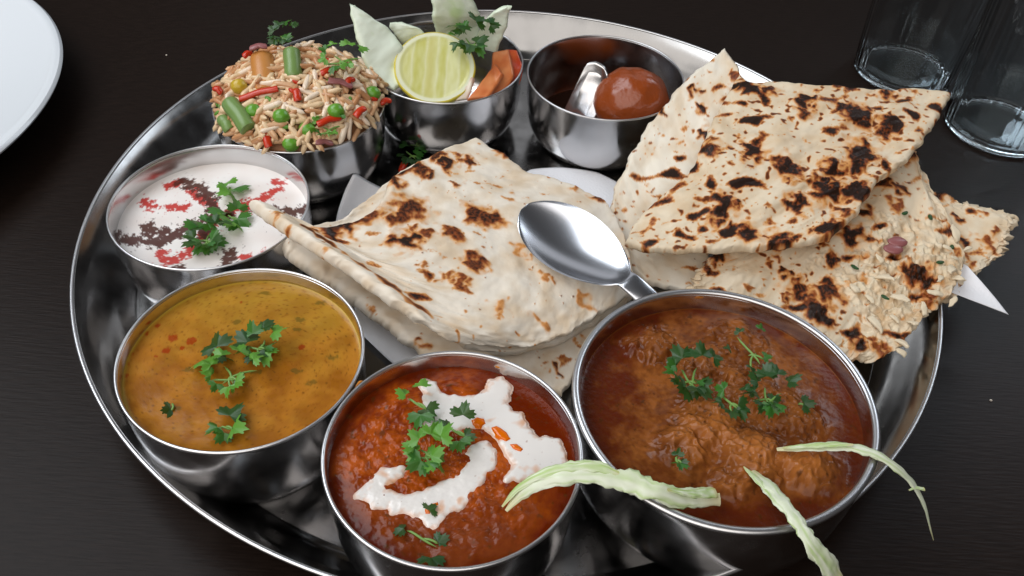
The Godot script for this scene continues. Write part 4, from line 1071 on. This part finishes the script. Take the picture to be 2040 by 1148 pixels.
	spots = [Vector3(.1567, .055, -.042), Vector3(.1526, .055, -.0444), Vector3(.173, .056, -.0378), Vector3(.1691, .055, -.0348), Vector3(.1338, .055, -.049), Vector3(.1313, .055, -.0421), Vector3(.106, .05, -.0167), Vector3(.1561, .053, -.0199), Vector3(.151, .052, -.0133), Vector3(.1412, .051, -.0081), Vector3(.1207, .05, -.0074), Vector3(.1184, .05, -.0108), Vector3(.0901, .043, .0128), Vector3(.0935, .043, .0101), Vector3(.123, .048, .0109), Vector3(.1008, .042, .0258), Vector3(.0983, .042, .0244), Vector3(.0884, .04, .0211), Vector3(.1123, .043, .0297), Vector3(.1365, .049, .004), Vector3(.1357, .049, -.0005), Vector3(.1503, .05, .0039), Vector3(.1458, .05, .0026), Vector3(.1382, .046, .0237), Vector3(.1335, .045, .0262), Vector3(.1086, .057, -.0595), Vector3(.1741, .06, -.0582), Vector3(.0865, .047, -.0187), Vector3(.1175, .058, -.0551), Vector3(.1412, .047, .0148), Vector3(.1857, .06, -.0509), Vector3(.1499, .061, -.0622), Vector3(.085, .05, -.0245)]
	radii = [0.0082, 0.006, 0.006, 0.0055, 0.005, 0.0045, 0.0058, 0.008, 0.0065, 0.0055, 0.006, 0.0045, 0.006, 0.004, 0.0055, 0.006, 0.004, 0.0042, 0.0048, 0.007, 0.005, 0.006, 0.006, 0.006, 0.0055, 0.0055, 0.005, 0.005, 0.004, 0.004, 0.002, 0.003, 0.003]
	force = [1.0, 0.9, 1.0, 0.8, 0.95, 0.8, 1.0, 1.0, 0.95, 1.0, 0.95, 0.8, 1.0, 0.85, 0.9, 1.0, 0.8, 0.85, 0.95, 1.0, 0.9, 1.0, 1.0, 1.0, 1.0, 1.0, 0.95, 0.9, 0.8, 0.8, 0.7, 0.8, 0.8]
	bread_part("upper_layer", t, [Vector3(.0487, .032, .0268), Vector3(.0582, .034, .0326), Vector3(.0693, .036, .0344), Vector3(.0871, .038, .0344), Vector3(.1062, .04, .0339), Vector3(.1227, .042, .0312), Vector3(.1344, .044, .0282)], [Vector3(.1072, .058, -.0739), Vector3(.1116, .06, -.0631), Vector3(.126, .061, -.064), Vector3(.1383, .062, -.0616), Vector3(.1589, .062, -.0608), Vector3(.1771, .062, -.0615), Vector3(.1936, .062, -.0642), Vector3(.2067, .062, -.0613)], [Vector3(.0487, .032, .0268), Vector3(.0531, .034, .0161), Vector3(.0636, .04, .0051), Vector3(.0783, .046, -.0084), Vector3(.0845, .05, -.0244), Vector3(.0937, .054, -.0458), Vector3(.1072, .058, -.0739)], [Vector3(.1344, .044, .0282), Vector3(.1476, .047, .0142), Vector3(.1584, .05, -.0021), Vector3(.1714, .052, -.0135), Vector3(.1808, .054, -.0237), Vector3(.1929, .058, -.0402), Vector3(.2067, .062, -.0613)],
		{"nu": 290, "nv": 220, "thick": 0.0038, "puff": [0.0014, 0.0, 0.0, 0.0012], "lift": 0.0022, "lift_freq": 34.0, "jag": 0.0007, "seed": 175}, spots, radii, force, 0.80, pale)

var flakes := []
func make_flakes() -> void:
	for k in 4:
		rng.seed = 180 + k
		var a := [Vector3(-0.004, 0, -0.001), Vector3(-0.001, 0.001, -0.0022 + 0.001 * rng.randf()), Vector3(0.003, 0.0005, -0.0012)]
		var b := [Vector3(-0.0038, 0.0004, 0.0012), Vector3(0, 0.0012, 0.0015 + 0.001 * rng.randf()), Vector3(0.0045, 0, 0.0006)]
		flakes.append(sheet(a, b, [a[0], b[0]], [a[-1], b[-1]], {"nu": 14, "nv": 10, "thick": 0.0014, "lift": 0.0006, "jag": 0.0011, "seed": 190 + k, "under": rgb(232, 216, 188)}))

func spoons() -> void:
	var tip := Vector3(.0045, .0475, .0239)
	var neck := Vector3(.047, .0445, .0625)
	var end := Vector3(.0695, .026, .0531)
	var len := tip.distance_to(neck)
	var s := obj("tablespoon", kitchen_spoon(len, 0.0158, 0.0052, 0.0046, 0.048, 0.0068, 0.030), M.spoon)
	s.transform = Transform3D(frame_from(tip, neck, 0.22), tip)
	tag(s, "steel tablespoon lying face up on the big folded naan", "spoon")
	var a := [Vector3(.033, .04, -.1027), Vector3(.029, .031, -.099), Vector3(.0229, .014, -.0944)]
	var b := [Vector3(.0452, .04, -.0962), Vector3(.0456, .03, -.0947), Vector3(.0388, .012, -.0849)]
	var c := [Vector3(.033, .04, -.1027), Vector3(.0348, .0425, -.1037), Vector3(.039, .0435, -.1035), Vector3(.0432, .0425, -.1007), Vector3(.0452, .04, -.0962)]
	var d := obj("dessert_spoon", sheet(a, b, c, [a[-1], b[-1]], {"nu": 40, "nv": 30, "thick": 0.0013, "lift": 0.0, "jag": 0.0, "seed": 207, "up": false, "bump": func(_p: Vector3, e: float, _s: float, _t: float) -> float: return -0.0016 * smoothstep(0.0, 0.007, e)}), mat("thin_steel", 214, 212, 212, 0.24, 1.0))
	tag(d, "small steel spoon standing in the bowl beside the brown dumpling", "spoon")

func shred(label: String, pts: Array, radii: Array, sd: int, branch := []) -> void:
	var t := thing("cabbage_shred", label, "cabbage", Vector3.ZERO, "pale cabbage shreds across the curry bowls")
	var m: StandardMaterial3D = M.cabbage
	var build := func(q: Array, w: Array, s: int, green: float) -> ArrayMesh:
		var p := resample(q, 60)
		var rr := []
		for i in 61:
			var f := i / 60.0 * (w.size() - 1)
			var k := mini(int(f), w.size() - 2)
			rr.append(lerpf(w[k], w[k + 1], f - k) * 0.84 * (1.0 + 0.26 * nz(260.0, s, 2).get_noise_3dv(p[i])))
		var veins := func(a: float, f: float) -> Color:
			var h := nz(1.0, s + 40, 3).get_noise_3d(cos(a) * 2.2, f * 2.5, sin(a) * 2.2)
			var c := rgb(232, 238, 214).lerp(rgb(176, 204, 120), clampf(0.30 + h * 1.3 + green, 0, 1))
			return c.lerp(rgb(206, 186, 120), smoothstep(0.14, 0.0, minf(f, 1.0 - f)) * 0.55)
		return tube(p, rr, 22, 0.30, veins, 0.5)
	obj("blade", build.call(pts, radii, sd, -0.15), m, t)
	for b in branch:
		obj("side_strand", build.call(b[0], b[1], sd + 1, 0.3), M.cabbage, t)

func cabbage() -> void:
	var m := vmat("cabbage", 0.35)
	m.backlight_enabled = true
	m.backlight = Color(0.3, 0.33, 0.22)
	shred("thick curled cabbage shred bridging the two curry bowls", [Vector3(.0034, .0435, .167), Vector3(.0066, .046, .1636), Vector3(.0113, .05, .1615), Vector3(.0201, .0535, .1602), Vector3(.0301, .0545, .1595), Vector3(.0402, .054, .1606), Vector3(.0494, .0535, .1636), Vector3(.0596, .049, .1624), Vector3(.071, .0445, .1591)], [0.0006, 0.0022, 0.0028, 0.003, 0.0036, 0.0042, 0.0034, 0.003, 0.0018], 201,
		[[[Vector3(.0021, .044, .1659), Vector3(.0064, .048, .1618), Vector3(.0124, .052, .1594), Vector3(.0215, .055, .1575), Vector3(.0308, .056, .1571), Vector3(.0394, .055, .1595)], [0.0004, 0.0013, 0.0018, 0.0022, 0.0024, 0.0006]], [[Vector3(.0525, .054, .1626), Vector3(.0612, .05, .1606), Vector3(.0695, .046, .1572)], [0.0006, 0.0022, 0.0022]]])
	shred("long cabbage shred drooping over the lip of the brown curry bowl onto the table side", [Vector3(.0828, .046, .1484), Vector3(.0856, .0495, .1561), Vector3(.0884, .052, .1637), Vector3(.0915, .053, .1705), Vector3(.0943, .052, .1762), Vector3(.0993, .047, .1792), Vector3(.1064, .038, .1814)], [0.0008, 0.0026, 0.0028, 0.0026, 0.0034, 0.0038, 0.0022], 203,
		[[[Vector3(.0801, .046, .147), Vector3(.0828, .049, .1541), Vector3(.0868, .051, .1609)], [0.0004, 0.0013, 0.001]]])
	shred("thin green edged cabbage shred hanging past the brown curry bowl with a wispy end", [Vector3(.0918, .047, .1402), Vector3(.1016, .049, .1401), Vector3(.1128, .0505, .1398), Vector3(.1222, .0505, .1418), Vector3(.1297, .048, .1449), Vector3(.1371, .042, .1478), Vector3(.1417, .036, .1517), Vector3(.1441, .031, .1546), Vector3(.1471, .025, .1573)], [0.0007, 0.0015, 0.0019, 0.0019, 0.0021, 0.0019, 0.0017, 0.0010, 0.0003], 205,
		[[[Vector3(.1407, .041, .1482), Vector3(.1374, .042, .1485), Vector3(.1343, .043, .1503)], [0.0009, 0.0006, 0.0003]], [[Vector3(.0934, .0485, .1405), Vector3(.106, .051, .14), Vector3(.1156, .052, .14)], [0.0005, 0.0012, 0.0005]]])

func herbs() -> void:
	sprig("coriander sprig at the top of the fried rice heap", Vector3(-.1149, .0655, -.066), 6, 0.0055, 0.006, 301, 0)
	sprig("bright coriander leaves on the fried rice facing the salad bowl", Vector3(-.0845, .0635, -.052), 6, 0.0058, 0.010, 302, 2)
	sprig("chopped coriander at the lower edge of the fried rice", Vector3(-.0857, .048, -.0183), 6, 0.0042, 0.008, 303, 2)
	sprig("curly coriander sprig laid over lemon and cucumber", Vector3(-.0256, .056, -.0865), 8, 0.0085, 0.011, 304, 0, 0.002)
	sprig("single broad coriander leaf standing against the tallest cucumber", Vector3(-.0343, .062, -.0947), 1, 0.0120, 0.001, 305, 1)
	sprig("upper coriander leaf on the raita", Vector3(-.1262, .032, .0078), 2, 0.0105, 0.002, 306, 2)
	sprig("coriander leaf on the raita touching the naan point", Vector3(-.12, .032, .0264), 3, 0.0105, 0.005, 307, 1)
	sprig("large dark coriander bunch at the lower raita edge", Vector3(-.1267, .032, .0422), 7, 0.0085, 0.007, 308, 0)
	sprig("coriander leaf pair topmost in the lentil soup", Vector3(-.0877, .0415, .1066), 5, 0.0088, 0.006, 309, 1)
	sprig("coriander leaf beside the soup's middle, nearer the bowl rim with oil drops", Vector3(-.1023, .0415, .1115), 2, 0.0090, 0.003, 310, 1)
	sprig("bright stalky coriander cluster at the middle of the lentil soup", Vector3(-.0945, .0415, .121), 6, 0.0062, 0.009, 311, 2)
	sprig("lone coriander leaf low in the lentil soup", Vector3(-.0902, .0415, .1417), 3, 0.0080, 0.004, 312, 1)
	sprig("half sunken coriander leaf in the lentil soup", Vector3(-.1116, .0403, .1328), 1, 0.0055, 0.002, 313, 1, 0.0006)
	sprig("coriander sprig at the upper end of the cream band", Vector3(-.0277, .0445, .1298), 3, 0.0070, 0.007, 314, 1)
	sprig("largest coriander cluster between the two cream bands", Vector3(-.0228, .0445, .1503), 6, 0.0080, 0.0055, 315, 2)
	sprig("darker coriander leaves beside the cream's oil beads", Vector3(-.0134, .0445, .1404), 3, 0.0064, 0.006, 316, 0)
	sprig("sunken dark coriander at the bottom of the red orange curry", Vector3(-.0202, .0415, .1781), 3, 0.0060, 0.010, 317, 0, 0.0004)
	sprig("coriander clump on the brown curry nearest the naan", Vector3(.065, .049, .1167), 8, 0.0072, 0.0085, 318, 0)
	sprig("small coriander leaf in the middle of the brown curry", Vector3(.0784, .049, .1253), 4, 0.0060, 0.006, 319, 0)
	sprig("shredded coriander bunch past the middle of the brown curry", Vector3(.0913, .048, .1217), 7, 0.0064, 0.007, 320, 0)
	sprig("dark coriander flake on the brown curry near its far rim", Vector3(.1042, .044, .1196), 1, 0.0055, 0.001, 321, 0)
	sprig("scattered coriander flakes on the upper brown curry", Vector3(.0909, .044, .0983), 4, 0.0042, 0.012, 322, 0)
	sprig("dark coriander stalk piece low on the brown curry", Vector3(.0586, .045, .1469), 2, 0.0048, 0.002, 323, 0)
	sprig("coriander scrap fallen on the tray behind the folded naan", Vector3(-.0542, .004, -.0622), 4, 0.0065, 0.007, 324, 1)
	var p := [Vector3(-.0588, .0045, -.0483), Vector3(-.0574, .005, -.058)]
	var pts := PackedVector3Array()
	for i in 9: pts.append(p[0].lerp(p[1], i / 8.0) + Vector3(0, 0.0008 * sin(i / 8.0 * PI), 0))
	tag(obj("pepper_strip", capsule_tube(pts, 0.0018, 10, 0.7), M.red_pepper), "red pepper strip dropped on the tray by the fallen coriander", "pepper")

func surroundings() -> void:
	# the white plate at the upper corner
	var pl := thing("dinner_plate", "white china plate cut off by the picture corner, beside the tray", "plate", Vector3(-0.388, 0, -0.060))
	var prof := smooth2([Vector2(0.0004, 0.004), Vector2(0.072, 0.004), Vector2(0.074, 0.0), Vector2(0.080, 0.0), Vector2(0.083, 0.0035), Vector2(0.110, 0.010), Vector2(0.136, 0.0175), Vector2(0.1445, 0.0202), Vector2(0.1460, 0.0222)], 8)
	var inn := smooth2([Vector2(0.1448, 0.0235), Vector2(0.1415, 0.0238), Vector2(0.1360, 0.0220), Vector2(0.112, 0.0148), Vector2(0.090, 0.0090), Vector2(0.078, 0.0072), Vector2(0.0004, 0.0070)], 8)
	obj("plate_body", lathe(prof + inn, 160), M.china, pl)
	# two tumblers
	var g := "clear glass tumblers behind the tray"
	var outer := smooth2([Vector2(0.0004, 0.0022), Vector2(0.022, 0.0020), Vector2(0.0265, 0.0), Vector2(0.0292, 0.0010), Vector2(0.0302, 0.0045), Vector2(0.0320, 0.045), Vector2(0.0350, 0.120), Vector2(0.0353, 0.1235)], 7)
	var hollow := smooth2([Vector2(0.0346, 0.1245), Vector2(0.0338, 0.1232), Vector2(0.0338, 0.118), Vector2(0.0307, 0.045), Vector2(0.0284, 0.0075), Vector2(0.0250, 0.0042), Vector2(0.0004, 0.0040)], 7)
	var mesh := lathe(outer + hollow, 200, 0.00016, 14, 3.0, 8.0)
	tag(obj("glass_tumbler", mesh, M.glass), "empty clear glass tumbler farther from the tray, next to its twin", "glass", g).position = Vector3(0.2385, 0, -0.1870)
	tag(obj("glass_tumbler", mesh, M.glass), "empty clear glass tumbler closer to the tray, half out of the picture", "glass", g).position = Vector3(0.2785, 0, -0.1305)
	# specks on the table
	rng.seed = 401
	var speck := ball(Vector3(0.0006, 0.0004, 0.0005), 5, 7, 0.3, 11, 900.0)
	var spots := [Vector3(-0.213, 0.0003, -0.154), Vector3(-0.290, 0.0003, -0.084), Vector3(-0.205, 0.0003, 0.098), Vector3(0.205, 0.0003, 0.075)]
	for k in spots.size():
		var o := obj("bread_crumb", speck, M.crumb)
		o.position = spots[k]
		tag(o, ["tiny crumb on the dark table behind the fried rice bowl", "tiny crumb on the dark table beside the white plate", "tiny crumb on the dark table near the lentil soup", "tiny crumb on the dark table below the napkin corner"][k], "crumb", "crumbs on the table")
